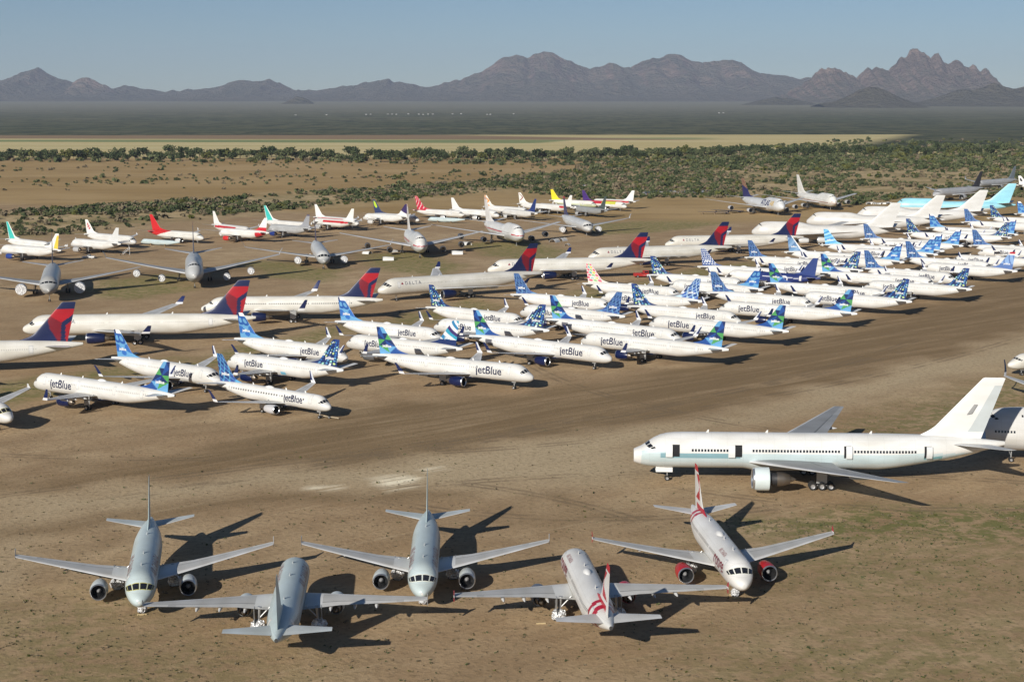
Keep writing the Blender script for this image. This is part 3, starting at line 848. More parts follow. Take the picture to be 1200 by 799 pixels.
    if livery == 'atlas':
        link('lettering', hull_text(model, 'ATLAS', 21, 13, M['zc'] + 1.5, -1, (.02, .02, .1), .03), fu)
        link('lettering', hull_text(model, 'AIR', 10.5, 6, M['zc'] + 1.5, -1, (.62, .42, .12), .03), fu)
    if livery == 'rouge':
        for s in (1, -1):
            link('lettering', hull_text(model, 'rouge', 6.9, 5.6, M['zc'] + .55, s, (.2, .03, .05), .018), fu)
            link('lettering', hull_text(model, 'AIR CANADA', 7.4, 3.4, M['zc'] + 1.62, s, (.3, .1, .1), 0.0), fu)
        link('antenna_dome', radome_mesh(model, .44), fu)
    if livery == 'ice':
        for s in (1, -1): link('lettering', hull_text(model, 'AIR CANADA', 9.6, 8.5, M['zc'] + 1.15, s, (.3, .16, .16), 0.0), fu)
    if mid or near:
        for fr in (.2, .36, .64): link('antenna', blade_antenna_mesh(model, fr), fu)
    if (jb or livery in ('ice', 'rouge', 'white') or livery == 'delta') and y < 560 and model in ('A319', 'A320', 'A321', 'E190', 'A330', 'B767'):
        for k in ((0, 1, 2, 3) if model == 'A321' else (0, 1)):
            for s in ((1, -1) if near else (side,)): link('cabin_door', door_mesh(model, k, s), fu)
    return root
FLEET = [
  ('L1', 'A321', 'prism', -88.6, 330.8, 145.8, 'white jet with blue-green prism tail, nearest of the nose-left jets, below the first red-tailed wide-body', 'white jets of the inner nose-left row'),
  ('L2', 'A320', 'windows', -53.6, 360.5, 144.2, 'white jet with lit-window tail, pale blue panel on its belly, beside the small tartan-tailed jet', 'white jets of the inner nose-left row'),
  ('L3', 'A320', 'stripes', -27.7, 391.3, 145.7, 'white jet with diagonal striped navy, teal and white tail', 'white jets of the inner nose-left row'),
  ('L4', 'A320', 'windows', -5.9, 422.5, 148.4, 'white jet with lit-window tail, nose-left, just behind the diagonal-striped tail jet', 'white jets of the inner nose-left row'),
  ('L5', 'A320', 'plaid', 17.5, 451.9, 142.8, 'white jet with plain dark plaid tail, nose-left, between two prism-tailed jets', 'white jets of the inner nose-left row'),
  ('L8', 'A320', 'plaidlight', 43.9, 486.3, 144.0, 'white jet with bold white-lined plaid tail leaning beside the flower-tailed jet', 'white jets of the inner nose-left row'),
  ('L9', 'A320', 'berry', 68.2, 517.9, 139.4, 'nose-left white jet with round-berry tail directly in front of the dark-navy jet', 'white jets of the inner nose-left row'),
  ('L11', 'A320', 'navy', 92.7, 551.1, 143.5, 'jet painted dark navy over its rear body and tail amid the white ones', 'white jets of the inner nose-left row'),
  ('L12', 'A320', 'windows', 112.5, 575.3, 147.7, 'nose-left white jet with lit-window tail just behind the dark-navy jet', 'white jets of the inner nose-left row'),
  ('L15', 'A320', 'berry', 135.8, 606.9, 144.6, 'nose-left white jet with round-berry tail, second past the dark-navy jet', 'white jets of the inner nose-left row'),
  ('L16', 'A320', 'berry', 156.9, 637.2, 145.6, 'nose-left white jet with the front one of two overlapping round-berry tails', 'white jets of the inner nose-left row'),
  ('L17', 'A320', 'berry', 163.5, 652.3, 146.9, 'nose-left white jet with the rear one of two overlapping round-berry tails', 'white jets of the inner nose-left row'),
  ('L18', 'A320', 'berry', 178.1, 676.3, 148.0, 'nose-left white jet with single berry tail just past the overlapping pair of berry tails', 'white jets of the inner nose-left row'),
  ('L23', 'A320', 'windows', 211.6, 717.1, 150.7, 'nose-left white jet with lit-window tail overlapping a berry tail near the frame edge', 'white jets of the inner nose-left row'),
  ('L24', 'A320', 'berry', 220.0, 733.8, 151.0, 'farthest nose-left white jet with berry tail, at the frame edge', 'white jets of the inner nose-left row'),
  ('L6', 'A321', 'prism', 36.0, 393.1, 142.6, 'white jet with blue-green prism tail, nearest tail-right jet, its long shadow on bare dirt', 'white jets of the outer nose-left row'),
  ('L7', 'A321', 'prism', 56.6, 424.7, 141.8, 'white prism-tailed jet, second of the three along the dirt edge, tail over its neighbour', 'white jets of the outer nose-left row'),
  ('L10', 'A321', 'prism', 81.7, 458.9, 145.9, 'white prism-tailed jet, third and farthest of the three along the dirt edge', 'white jets of the outer nose-left row'),
  ('L13', 'A320', 'windows', 108.0, 485.5, 143.6, 'white jet with lit-window tail, just beyond the third prism tail along the dirt edge', 'white jets of the outer nose-left row'),
  ('L14', 'A320', 'windows', 135.7, 517.6, 144.3, 'white jet with lit-window tail, second past the prism tails, before the red-tipped tail', 'white jets of the outer nose-left row'),
  ('L19', 'A320', 'retro', 170.3, 575.8, 137.0, 'white jet with pale blue tail tipped in red and white along the dirt edge', 'white jets of the outer nose-left row'),
  ('L20', 'A320', 'windows', 191.1, 609.0, 143.0, 'white nose-left jet just past the red-tipped tail, its own tail beyond the frame', 'white jets of the outer nose-left row'),
  ('L21', 'A320', 'prism', 211.3, 641.6, 143.0, 'white nose-left jet farthest along the dirt edge, only its front half in frame', 'white jets of the outer nose-left row'),
  ('R1', 'A320', 'berry', -80.8, 356.7, -36.3, 'nose-right white jet with round-berry tail, nearest of the berry tails, under the first wide-body', 'white jets of the inner nose-right row'),
  ('R3', 'A320', 'berry', -56.2, 388.0, -33.3, 'nose-right white jet with berry tail, white tail tip overlapping the second red-tailed wide-body', 'white jets of the inner nose-right row'),
  ('R4', 'A320', 'berry', -34.0, 420.1, -34.6, 'nose-right white jet with berry tail in front of the winglet of the third red-tailed jet', 'white jets of the inner nose-right row'),
  ('R7', 'A320', 'windows', -11.0, 449.8, -38.2, 'nose-right white jet with lit-window tail in front of the fourth wide-body engine', 'white jets of the inner nose-right row'),
  ('R8', 'A320', 'plaid', 15.3, 482.7, -33.2, 'nose-right white jet with dark plaid tail in front of the fourth wide-body tail cone', 'white jets of the inner nose-right row'),
  ('R10', 'A320', 'flowers', 39.7, 513.9, -33.3, 'white jet with colourful flower-dot tail', 'white jets of the inner nose-right row'),
  ('R12', 'A320', 'windows', 64.3, 541.0, -30.1, 'nose-right white jet with lit-window tail beside the small red truck', 'white jets of the inner nose-right row'),
  ('R14', 'A320', 'dots', 85.5, 570.2, -31.4, 'white jet with navy tail covered in white dots', 'white jets of the inner nose-right row'),
  ('R16', 'A320', 'plaid', 107.6, 604.4, -36.2, 'nose-right white jet with dark plaid tail beneath the last but one red-tailed wide-body', 'white jets of the inner nose-right row'),
  ('R17', 'A320', 'silver', 127.8, 628.0, -33.4, 'white jet with steel-blue tail and white leading edge', 'white jets of the inner nose-right row'),
  ('R22', 'A320', 'sky', 149.5, 661.3, -31.6, 'white jet with sky-blue patchwork tail in front of the first plain white jumbo engines', 'white jets of the inner nose-right row'),
  ('R23', 'A320', 'plaid', 173.4, 691.5, -31.5, 'nose-right white jet with plaid tail in front of the first plain white jumbo tail', 'white jets of the inner nose-right row'),
  ('R24', 'A320', 'windows', 200.7, 723.7, -31.5, 'nose-right white jet with lit-window tail between the first two white jumbo tails', 'white jets of the inner nose-right row'),
  ('R25', 'A320', 'berry', 219.5, 754.9, -35.0, 'nose-right white jet with berry tail in front of the second white jumbo tail', 'white jets of the inner nose-right row'),
  ('R26', 'A320', 'plaid', 247.6, 792.7, -35.1, 'nose-right white jet with plaid tail in front of the third white jumbo tail', 'white jets of the inner nose-right row'),
  ('R27', 'A320', 'windows', 270.0, 822.7, -35.1, 'nose-right white jet with lit-window tail below the pale blue jumbo tail', 'white jets of the inner nose-right row'),
  ('R28', 'A320', 'berry', 295.0, 855.1, -35.1, 'nose-right white jet with berry tail right at the frame edge below the pale blue jumbo', 'white jets of the inner nose-right row'),
  ('R2', 'E190', 'tartan', -51.9, 328.0, -38.0, 'small white jet with blue tartan tail and bare metal engine, nearest of the blue-tailed jets', 'white jets of the outer nose-right row'),
  ('R5', 'A321', 'prism', -14.4, 361.2, -29.6, 'long white jet with prism tail, front of the rows, nearest navy engine in full view', 'white jets of the outer nose-right row'),
  ('R6', 'A321', 'prism', 6.7, 390.1, -36.7, 'nose-right white jet with prism tail, second in line behind the frontmost long jet', 'white jets of the outer nose-right row'),
  ('R9', 'A321', 'prism', 27.4, 421.4, -37.3, 'nose-right prism-tailed white jet with grey open panel, third behind the frontmost long jet', 'white jets of the outer nose-right row'),
  ('R11', 'A320', 'windows', 50.4, 453.6, -33.8, 'nose-right white jet with lit-window tail, just beyond three prism-tailed jets', 'white jets of the outer nose-right row'),
  ('R13', 'A320', 'plaid', 78.3, 487.6, -34.6, 'nose-right white jet with slim plaid tail in front of the round-berry tail jet', 'white jets of the outer nose-right row'),
  ('R15', 'A321', 'prism', 103.8, 511.8, -36.4, 'nose-right white jet with prism tail right beside the dark-navy jet', 'white jets of the outer nose-right row'),
  ('R18', 'A321', 'prism', 128.5, 546.3, -34.5, 'nose-right white jet with prism tail just beyond the dark-navy jet tail', 'white jets of the outer nose-right row'),
  ('R20', 'A320', 'plaid', 143.3, 560.1, -39.8, 'nose-right white jet with plaid tail paired with a lit-window tail, beyond the navy jet', 'white jets of the outer nose-right row'),
  ('R21', 'A320', 'plaid', 168.6, 599.8, -38.8, 'nose-right white jet with plaid tail beside a berry tail, far along the outer row', 'white jets of the outer nose-right row'),
  ('R29', 'A320', 'plaid', 212.0, 657.0, -35.3, 'nose-right white jet with plaid tail, farthest of the outer row', 'white jets of the outer nose-right row'),
  ('E1', 'A320', 'white', -114.0, 315.5, -40.1, 'white jet cut by the left frame edge, yellow-rimmed cockpit and grey wing showing', None),
  ('D1', 'A330', 'delta', -137.3, 373.7, -168.6, 'navy-and-red-tailed wide-body cut by the left frame edge', 'white wide-bodies with navy and red tails'),
  ('D2', 'A330', 'delta', -102.9, 425.5, -176.0, 'navy-and-red-tailed wide-body, first one whole, its navy engine above the berry tail', 'white wide-bodies with navy and red tails'),
  ('D3', 'B767', 'delta', -66.8, 468.3, -177.3, 'red-tailed jet with dark cabin windows and tall navy winglets, second whole in its line', 'white wide-bodies with navy and red tails'),
  ('D4', 'A330', 'delta', -17.1, 528.6, -149.5, 'red-tailed wide-body with tail overlapping the nose of the next one, third whole in its line', 'white wide-bodies with navy and red tails'),
  ('D5', 'A330', 'delta', 22.0, 584.3, -168.3, 'red-tailed wide-body parked above the flower-tailed jet, fourth whole in its line', 'white wide-bodies with navy and red tails'),
  ('D6', 'A330', 'delta', 61.1, 635.6, -162.3, 'red-tailed wide-body above the white-dotted tail, fifth whole in its line', 'white wide-bodies with navy and red tails'),
  ('D7', 'A330', 'delta', 98.9, 689.2, -170.9, 'farthest red-tailed wide-body, its tail in front of the first white jumbo nose', 'white wide-bodies with navy and red tails'),
  ('W1', 'B747', 'white', 148.1, 733.7, 171.8, 'plain white jumbo jet nearest of the jumbos, behind the farthest red tail', 'jumbo jets parked behind the tail forest'),
  ('W2', 'B747', 'white', 186.2, 797.9, 168.1, 'plain white jumbo jet, middle of the three plain white ones', 'jumbo jets parked behind the tail forest'),
  ('W3', 'B747', 'white', 222.6, 845.6, 170.8, 'plain white jumbo jet, farthest of the three, in front of the pale blue jumbo', 'jumbo jets parked behind the tail forest'),
  ('W4', 'B747', 'ke', 260.7, 917.8, 165.4, 'pale blue jumbo jet with blue tail', 'jumbo jets parked behind the tail forest'),
  ('G1', 'B777', 'grey', -160.6, 538.7, -75.2, 'grey twin-engine wide-body facing the camera with huge foil-covered engines, nearest the left frame edge', 'jets parked facing the camera'),
  ('G2', 'B747', 'grey2', -118.8, 578.3, -78.3, 'grey four-engine jumbo facing the camera with foil-covered engines', 'jets parked facing the camera'),
  ('G3', 'A330', 'grey3', -79.9, 642.4, -79.4, 'silver twin-engine wide-body facing the camera, between the grey and the red-striped jumbo', 'jets parked facing the camera'),
  ('G4', 'B747', 'redline', -43.6, 690.2, -81.0, 'white red-striped jumbo facing the camera, the nearer one, stripped black engine openings', 'jets parked facing the camera'),
  ('G5', 'B747', 'redline', -4.9, 743.8, -74.8, 'white red-striped jumbo facing the camera, the farther one, upper deck lit by the sun', 'jets parked facing the camera'),
  ('G6', 'A330', 'grey4', 32.7, 799.8, -79.6, 'pale grey twin-engine jet with navy and red fin facing the camera, last in its line', 'jets parked facing the camera'),
  ('G7', 'B737', 'greygreen', 46.4, 914.3, 117.4, 'small dark grey jet with dark green tail behind the last camera-facing twin', None),
  ('H1', 'B747', 'atlas', 151.9, 948.2, -77.3, 'silver jumbo freighter with navy and gold lettering facing the camera', 'jets parked facing the camera'),
  ('H2', 'B747', 'whiteline', 193.7, 995.7, -79.8, 'white jumbo with thin brown stripes, farthest one facing the camera', 'jets parked facing the camera'),
  ('X1', 'B777', 'grey5', 308.3, 1076.7, 223.6, 'dark grey jet with black tail beyond the pale blue jumbo', 'grey jets beyond the jumbos'),
  ('X2', 'A330', 'grey6', 378.0, 1216.9, 224.9, 'lighter grey jet with slim grey-blue tail, beyond the dark grey one', 'grey jets beyond the jumbos'),
  ('X3', 'A320', 'panda', 399.8, 1175.6, -20.0, 'white jet with black patch on its tail at the far frame edge', None),
  ('B1', 'B737', 'teal', -216.3, 692.7, -42.2, 'white jet with teal tail at the left end of the back row', 'jets of the back row pointing right'),
  ('B2', 'A320', 'yellowtip', -203.5, 655.3, 147.9, 'white jet with yellow-edged tail and navy engines in front of the teal-tailed one', 'jets of the back row pointing left'),
  ('B3', 'A320', 'emblem', -185.9, 716.9, -37.7, 'white jet with small red emblem on its white tail', 'jets of the back row pointing right'),
  ('B4', 'A319', 'greytail', -184.0, 685.8, 143.9, 'white jet with plain pale grey tail in front of the red-emblem jet', 'jets of the back row pointing left'),
  ('B5', 'B737', 'redtail', -160.8, 741.7, -34.9, 'white jet with solid red tail and red rear body', 'jets of the back row pointing right'),
  ('B6', 'A320', 'redbelly', -139.9, 772.7, -49.8, 'white jet with red roof band mostly hidden behind the red-engined jet', 'jets of the back row pointing right'),
  ('B7', 'A319', 'redbelly2', -128.7, 745.4, 144.3, 'white jet with red engines and red patch under its tail', 'jets of the back row pointing left'),
  ('B8', 'B737', 'tealwhite', -117.1, 806.2, -41.0, 'white jet with teal tail beside the silver jet, back row', 'jets of the back row pointing right'),
  ('B9', 'A319', 'silverdark', -110.2, 770.4, 136.3, 'silver jet with navy engine in front of a teal-tailed jet', 'jets of the back row pointing left'),
  ('B10', 'A320', 'redtop', -93.9, 828.2, -43.9, 'white jet with red roof band behind a jet with the same band, nose pointing right', 'jets of the back row pointing right'),
  ('B11', 'A319', 'redtop2', -93.2, 813.0, 138.2, 'white jet with red roof band just behind the silver twin tail, nose pointing left', 'jets of the back row pointing left'),
  ('B12', 'B737', 'limedisc', -64.8, 859.2, -41.3, 'white jet with lime disc on its navy tail', 'jets of the back row pointing right'),
  ('B13', 'A319', 'purple', -68.8, 849.4, 142.7, 'white jet with dark purple tail in front of the lime-disc jet', 'jets of the back row pointing left'),
  ('B14', 'B737', 'redtail2', -42.3, 894.9, -36.0, 'white jet with red tail crossed by thin pale lines', 'jets of the back row pointing right'),
  ('B15', 'A320', 'white', -21.7, 889.1, -39.8, 'all-white jet with white tail beside the orange-swirl tail', 'jets of the back row pointing right'),
  ('B16', 'B737', 'bluetail', 4.6, 890.6, 121.4, 'white jet with solid navy tail in front of the orange-swirl tail', 'jets of the back row pointing left'),
  ('B17', 'A320', 'orange', -3.8, 915.1, -44.2, 'white jet with orange swirl on its tail', 'jets of the back row pointing right'),
  ('B18', 'A320', 'swirl', 17.1, 942.4, -41.6, 'white jet with dark red swirl on its tail beside the yellow tail', 'jets of the back row pointing right'),
  ('B19', 'A319', 'redtop2', 25.9, 936.4, 128.5, 'white jet with red roof band in front of the yellow-tailed jet', 'jets of the back row pointing left'),
  ('B20', 'A320', 'yellow', 38.0, 978.4, -40.1, 'white jet with bright yellow tail', 'jets of the back row pointing right'),
  ('B21', 'A320', 'purplered', 56.8, 968.8, -43.6, 'jet with purple tail and yellow and red roof', 'jets of the back row pointing right'),
  ('B22', 'A319', 'redtop2', 64.2, 985.7, 142.7, 'white jet with red roof band and tall white tail, last of the back row', 'jets of the back row pointing left'),
  ('F1', 'A319', 'ice', -49.8, 204.5, -79.7, 'pale ice-blue jet facing the camera, leftmost of the near jets, yellow cockpit frames', 'jets at the near edge of the dirt'),
  ('F2', 'A319', 'ice', -27.8, 185.4, 93.9, 'pale ice-blue jet seen from behind with foil-wrapped wheels', 'jets at the near edge of the dirt'),
  ('F3', 'A319', 'ice', -12.0, 208.3, -88.3, 'pale ice-blue jet facing the camera, between the two jets seen from behind', 'jets at the near edge of the dirt'),
  ('F4', 'A319', 'rouge', 9.8, 189.6, 95.6, 'white jet with red and white tail swirl seen from behind', 'jets at the near edge of the dirt'),
  ('F5', 'A319', 'rouge', 28.7, 211.4, -85.1, 'white jet with red engines facing the camera beside the big white twin', 'jets at the near edge of the dirt'),
  ('C1', 'B777C', 'cathay', 53.0, 263.5, 177.4, 'big white twin-engine jet with pale aqua lower body and open cabin doors', None),
  ('C2', 'B747', 'white', 118.1, 276.6, 175.0, 'white jumbo behind the tail of the big white twin, shadow across its side', None),
  ('P1', 'B737', 'deltasmall', 137.5, 376.3, 200.0, 'cream jet nose poking in at the frame edge above the big white twin tail', None),
  ('P2', 'B737', 'deltawing', 123.4, 333.2, -130.0, 'wing with dark upright winglet reaching in at the frame edge, its jet outside', None),
]
PATCH = {
  'dark1': [(-89.8, 248.5), (-86.6, 255.9), (-63.6, 265.6), (-38.5, 274.1), (-15.9, 282.3), (0.0, 295.6), (19.8, 306.9), (35.5, 317.2), (54.8, 342.0), (81.9, 367.3), (108.1, 396.6), (168.5, 475.0), (237.2, 672.7), (100.1, 450.9), (71.0, 425.9), (33.1, 370.9), (0.0, 346.1), (-28.2, 335.9), (-50.4, 310.2), (-63.3, 281.6), (-89.5, 265.0), (-94.8, 263.1)],
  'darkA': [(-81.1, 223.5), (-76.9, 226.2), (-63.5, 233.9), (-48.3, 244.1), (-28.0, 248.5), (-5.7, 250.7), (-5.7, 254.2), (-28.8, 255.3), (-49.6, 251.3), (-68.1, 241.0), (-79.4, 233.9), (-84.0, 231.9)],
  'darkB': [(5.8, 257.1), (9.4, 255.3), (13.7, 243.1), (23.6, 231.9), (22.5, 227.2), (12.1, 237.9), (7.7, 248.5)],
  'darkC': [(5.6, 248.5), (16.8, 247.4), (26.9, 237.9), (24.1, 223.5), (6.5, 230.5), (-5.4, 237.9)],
  'taxi': [(-185.6, 559.8), (-143.9, 579.3), (-100.9, 609.5), (-64.5, 650.3), (-15.7, 713.6), (-16.3, 740.7), (-75.4, 684.5), (-105.8, 639.6), (-149.8, 603.2), (-193.8, 585.1)],
  'pale1': [(-25.5, 266.2), (-19.7, 268.8), (-16.9, 266.2), (-17.5, 258.9), (-20.9, 255.9), (-23.5, 261.3)],
  'pale2': [(-15.6, 272.1), (-11.6, 274.1), (-11.5, 272.1), (-15.2, 270.1)],
  'pale3': [(-34.8, 259.5), (-29.0, 260.1), (-28.8, 258.3), (-34.6, 257.7)],
  'road': [(-73.9, 202.9), (-85.1, 251.3), (-38.2, 271.4), (0.0, 292.6), (35.1, 313.7), (80.9, 362.6), (163.2, 459.9), (141.2, 396.6), (75.5, 337.9), (37.2, 302.0), (22.5, 286.6), (20.0, 263.1), (-5.8, 257.1), (-43.2, 255.3), (-80.4, 236.9)],
  'grass1': [(-117.1, 337.9), (-119.5, 357.0), (-111.6, 370.9), (-98.2, 383.3), (-88.9, 399.3), (-85.9, 385.9), (-97.1, 362.6), (-104.4, 346.1), (-110.1, 328.2)],
  'grass2': [(-89.1, 380.8), (-77.1, 407.8), (-64.3, 429.1), (-45.9, 459.9), (-48.7, 438.9), (-63.5, 407.8), (-75.2, 385.9), (-82.7, 370.9)],
  'grass3': [(-43.9, 438.9), (-34.5, 478.9), (-11.5, 517.4), (-8.2, 495.3), (-25.5, 459.9), (-36.1, 434.0)],
  'grass4': [(11.6, 522.1), (30.6, 554.5), (50.7, 573.6), (51.4, 546.6), (28.6, 517.4)],
  'grass5': [(55.2, 588.0), (79.8, 629.3), (100.3, 650.3), (98.5, 616.0), (69.7, 573.6)],
  'grass6': [(-155.2, 573.6), (-131.8, 597.1), (-114.8, 546.6), (-128.8, 517.4), (-144.7, 534.1)],
  'grass7': [(-115.3, 653.9), (-92.2, 643.1), (-67.3, 609.5), (-69.7, 573.6), (-94.1, 588.0)],
  'grass8': [(-67.5, 680.5), (-45.5, 688.5), (-21.0, 636.1), (-26.0, 588.0), (-50.4, 609.5)],
  'grass9': [(-24.3, 736.0), (8.3, 750.1), (22.9, 692.6), (14.2, 643.1), (-11.1, 672.7)],
  'grass10': [(42.5, 859.8), (87.5, 885.6), (132.3, 927.4), (118.0, 859.8), (74.9, 801.3), (42.9, 780.0)],
  'grassA': [(30.8, 236.9), (55.2, 244.1), (89.8, 248.5), (81.1, 223.5), (64.3, 227.2), (38.0, 223.5)],
  'grassB': [(60.9, 302.0), (81.2, 330.1), (132.3, 370.9), (120.8, 337.9), (90.4, 310.2), (66.0, 294.1)],
  'grassC': [(30.4, 223.5), (84.3, 232.9), (72.6, 199.2), (43.9, 192.2), (25.9, 206.7)],
  'grassD': [(26.7, 179.5), (72.6, 199.2), (56.9, 153.8), (8.9, 153.8)],
  'grassE': [(-70.2, 192.2), (-54.5, 199.2), (-41.1, 179.5), (-29.5, 171.0), (-35.5, 153.8), (-56.9, 153.8)],
  'scrub': [(-397.8, 906.1), (-310.1, 942.2), (-288.2, 973.3), (-210.9, 1100.0), (-119.5, 1212.6), (-29.5, 1350.5), (90.1, 1650.3), (209.1, 1915.5), (839.0, 2197.6), (421.8, 1100.0), (277.2, 1100.0), (224.5, 1023.9), (180.8, 1100.0), (96.4, 1100.0), (58.1, 1060.6), (0.0, 1212.6), (-87.2, 1060.6), (-157.6, 957.5), (-212.7, 823.7), (-250.7, 759.8), (-314.2, 713.6)],
}
# ------------------------------------------------------------------ world: sky and sun
SUN_EL, SHADOW_AZ = radians(24.2), radians(62)          # shadows fall away from the camera and to the right
w = bpy.data.worlds.new('World'); S.world = w; w.use_nodes = True
nt = w.node_tree; bg = nt.nodes['Background']
sky = nt.nodes.new('ShaderNodeTexSky'); sky.sky_type = 'NISHITA'; sky.sun_disc = False
sky.sun_elevation = SUN_EL
sdir = (-cos(SHADOW_AZ), -sin(SHADOW_AZ))               # towards the sun on the ground
sky.sun_rotation = math.atan2(sdir[0], sdir[1])
sky.altitude = 600; sky.air_density = .82; sky.dust_density = .1; sky.ozone_density = 4.2
nt.links.new(sky.outputs[0], bg.inputs[0]); bg.inputs[1].default_value = SKY_STRENGTH
sd = bpy.data.lights.new('sun', 'SUN'); sd.energy = SUN_ENERGY; sd.angle = radians(.53); sd.color = (1.0, .95, .87)
so = bpy.data.objects.new('sun', sd); C.objects.link(so)
from mathutils import Vector
so.rotation_euler = Vector((cos(SHADOW_AZ) * cos(SUN_EL), sin(SHADOW_AZ) * cos(SUN_EL), -sin(SUN_EL))).to_track_quat('-Z', 'Y').to_euler()
S.view_settings.view_transform = 'Standard'; S.view_settings.look = 'None'; S.view_settings.exposure = EXPOSURE; S.view_settings.gamma = 1
S.view_settings.use_curve_mapping = False
# ------------------------------------------------------------------ terrain height
def terrain_z(x, y):
    """flat airfield and farmland, then a bajada that climbs slowly towards the mountains"""
    t = np.clip((y - 3600) / 9000.0, 0, None)
    return np.where(y > 3600, 74.0 * t * t / (t + .55) * 1.25, 0.0)
def hash2(ix, iy, seed=0):
    h = (ix * 374761393 + iy * 668265263 + seed * 1442695041).astype(np.int64)
    h = (h ^ (h >> 13)) * 1274126177 & 0x7fffffff
    return ((h ^ (h >> 16)) & 0xffff) / 65535.0
def vnoise(x, y, seed=0):
    x = np.asarray(x, float); y = np.asarray(y, float)
    ix = np.floor(x).astype(np.int64); iy = np.floor(y).astype(np.int64); fx = x - ix; fy = y - iy
    fx = fx * fx * (3 - 2 * fx); fy = fy * fy * (3 - 2 * fy)
    a = hash2(ix, iy, seed); b = hash2(ix + 1, iy, seed); c = hash2(ix, iy + 1, seed); d = hash2(ix + 1, iy + 1, seed)
    return (a + (b - a) * fx) + ((c + (d - c) * fx) - (a + (b - a) * fx)) * fy
def fbm(x, y, o=4, seed=0):
    s = 0; k = .5
    for i in range(o): s = s + k * vnoise(x * 2**i, y * 2**i, seed + i); k *= .5
    return s
def poly_mask(X, Y, poly, soft):
    """1 inside the outline, fading over soft metres"""
    p = np.array(poly, float); inside = np.zeros(X.shape, bool); d2 = np.full(X.shape, 1e18)
    n = len(p)
    for i in range(n):
        x1, y1 = p[i]; x2, y2 = p[(i + 1) % n]
        if y1 != y2:
            c = ((y1 > Y) != (y2 > Y)) & (X < (x2 - x1) * (Y - y1) / (y2 - y1) + x1); inside ^= c
        ex, ey = x2 - x1, y2 - y1; L2 = ex * ex + ey * ey + 1e-9
        t = np.clip(((X - x1) * ex + (Y - y1) * ey) / L2, 0, 1)
        d2 = np.minimum(d2, (X - x1 - t * ex)**2 + (Y - y1 - t * ey)**2)
    sd = np.sqrt(d2) * np.where(inside, 1, -1)
    return np.clip(.5 + sd / (2 * soft), 0, 1)
# ------------------------------------------------------------------ the ground sheet
ys = [-600.0, -300, -100, 20, 70]
y = 100.0
while y < 1100: ys.append(y); y += max(1.5, y * .0055)
while y < 25900: ys.append(y); y *= 1.0075
ys = np.array(ys)
us = np.concatenate([np.linspace(-1.6, -.46, 12)[:-1], np.linspace(-.46, .46, 230), np.linspace(.46, 1.6, 12)[1:]])
YY, UU = np.meshgrid(ys, us, indexing='ij')
XX = UU * (np.maximum(YY, 60) + 60) * 1.0
ZZ = terrain_z(XX, YY)
nr, nc = XX.shape
vs = np.stack([XX, YY, ZZ], -1).reshape(-1, 3)
ii = (np.arange(nr - 1)[:, None] * nc + np.arange(nc - 1)[None, :]).reshape(-1)
fs = np.stack([ii, ii + 1, ii + nc + 1, ii + nc], -1)
gm = bpy.data.meshes.new('ground')
gm.vertices.add(len(vs)); gm.vertices.foreach_set('co', vs.ravel())
gm.loops.add(fs.size); gm.loops.foreach_set('vertex_index', fs.ravel())
gm.polygons.add(len(fs)); gm.polygons.foreach_set('loop_start', np.arange(0, fs.size, 4)); gm.polygons.foreach_set('loop_total', np.full(len(fs), 4))
gm.update(calc_edges=True); gm.polygons.foreach_set('use_smooth', [True] * len(fs))
def attr(me, name, arr):
    a = me.attributes.new(name, 'FLOAT', 'POINT'); a.data.foreach_set('value', np.ascontiguousarray(arr, dtype=np.float32).ravel())
XF, YF = XX, YY
near = (YF > 90) & (YF < 2300)
def masks(keys, soft, warp=6.0):
    out = np.zeros(XF.shape)
    xs = XF[near]; yy = YF[near]
    wx = xs + warp * (fbm(xs / 14, yy / 14, 3, 3) - .5) * 2; wy = yy + warp * (fbm(xs / 14, yy / 14, 3, 9) - .5) * 2
    m = np.zeros(xs.shape)
    for k in keys: m = np.maximum(m, poly_mask(wx, wy, PATCH[k], soft))
    out[near] = m; return out
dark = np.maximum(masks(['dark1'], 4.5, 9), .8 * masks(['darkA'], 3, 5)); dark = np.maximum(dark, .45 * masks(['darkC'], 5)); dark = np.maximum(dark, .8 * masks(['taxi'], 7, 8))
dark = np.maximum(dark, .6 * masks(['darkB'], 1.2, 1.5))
pale = masks(['pale1', 'pale2', 'pale3'], 1.2, 3)
road = masks(['road'], 8, 7)
grass = masks(['grass%d' % i for i in range(1, 11)], 5, 7)
weed = np.maximum(masks(['grassA'], 5, 8), .8 * masks(['grassB'], 8, 10)); weed = np.maximum(weed, .55 * masks(['grassC', 'grassD', 'grassE'], 14, 10))
scrub = masks(['scrub'], 25, 30)
attr(gm, 'dark', dark); attr(gm, 'pale', pale); attr(gm, 'road', road); attr(gm, 'grass', grass); attr(gm, 'weed', weed); attr(gm, 'scrub', scrub)
# land use beyond the airfield: 0 airfield dirt, then dry plain, fields, creosote
plain = np.clip((YF - 905 + .35 * np.minimum(XF, 150) - 60 * (vnoise(XF / 120, YF * 0, 5) - .5)) / 40, 0, 1)
rng = np.sin
edge = 1930 + .02 * XF
stub = np.clip((YF - edge) / 25, 0, 1)
green = np.clip((YF - 2690 + .12 * XF) / 10, 0, 1) * np.clip((2960 + .0 * XF - YF) / 10, 0, 1) * np.clip((60 - XF + 60 * (YF - 2700) / 200) / 30, 0, 1)
brown = np.clip((YF - 2960 + .10 * XF) / 12, 0, 1) * np.clip((-40 - XF + 1.0 * (3400 - YF)) / 120, 0, 1)
green2 = np.clip((YF - 2990) / 12, 0, 1) * np.clip((3130 - YF + .08 * XF) / 14, 0, 1) * np.clip((XF + 150) / 160, 0, 1) * np.clip((420 - XF) / 60, 0, 1)
creo = np.clip((YF - 3440 - .05 * XF) / 14, 0, 1)
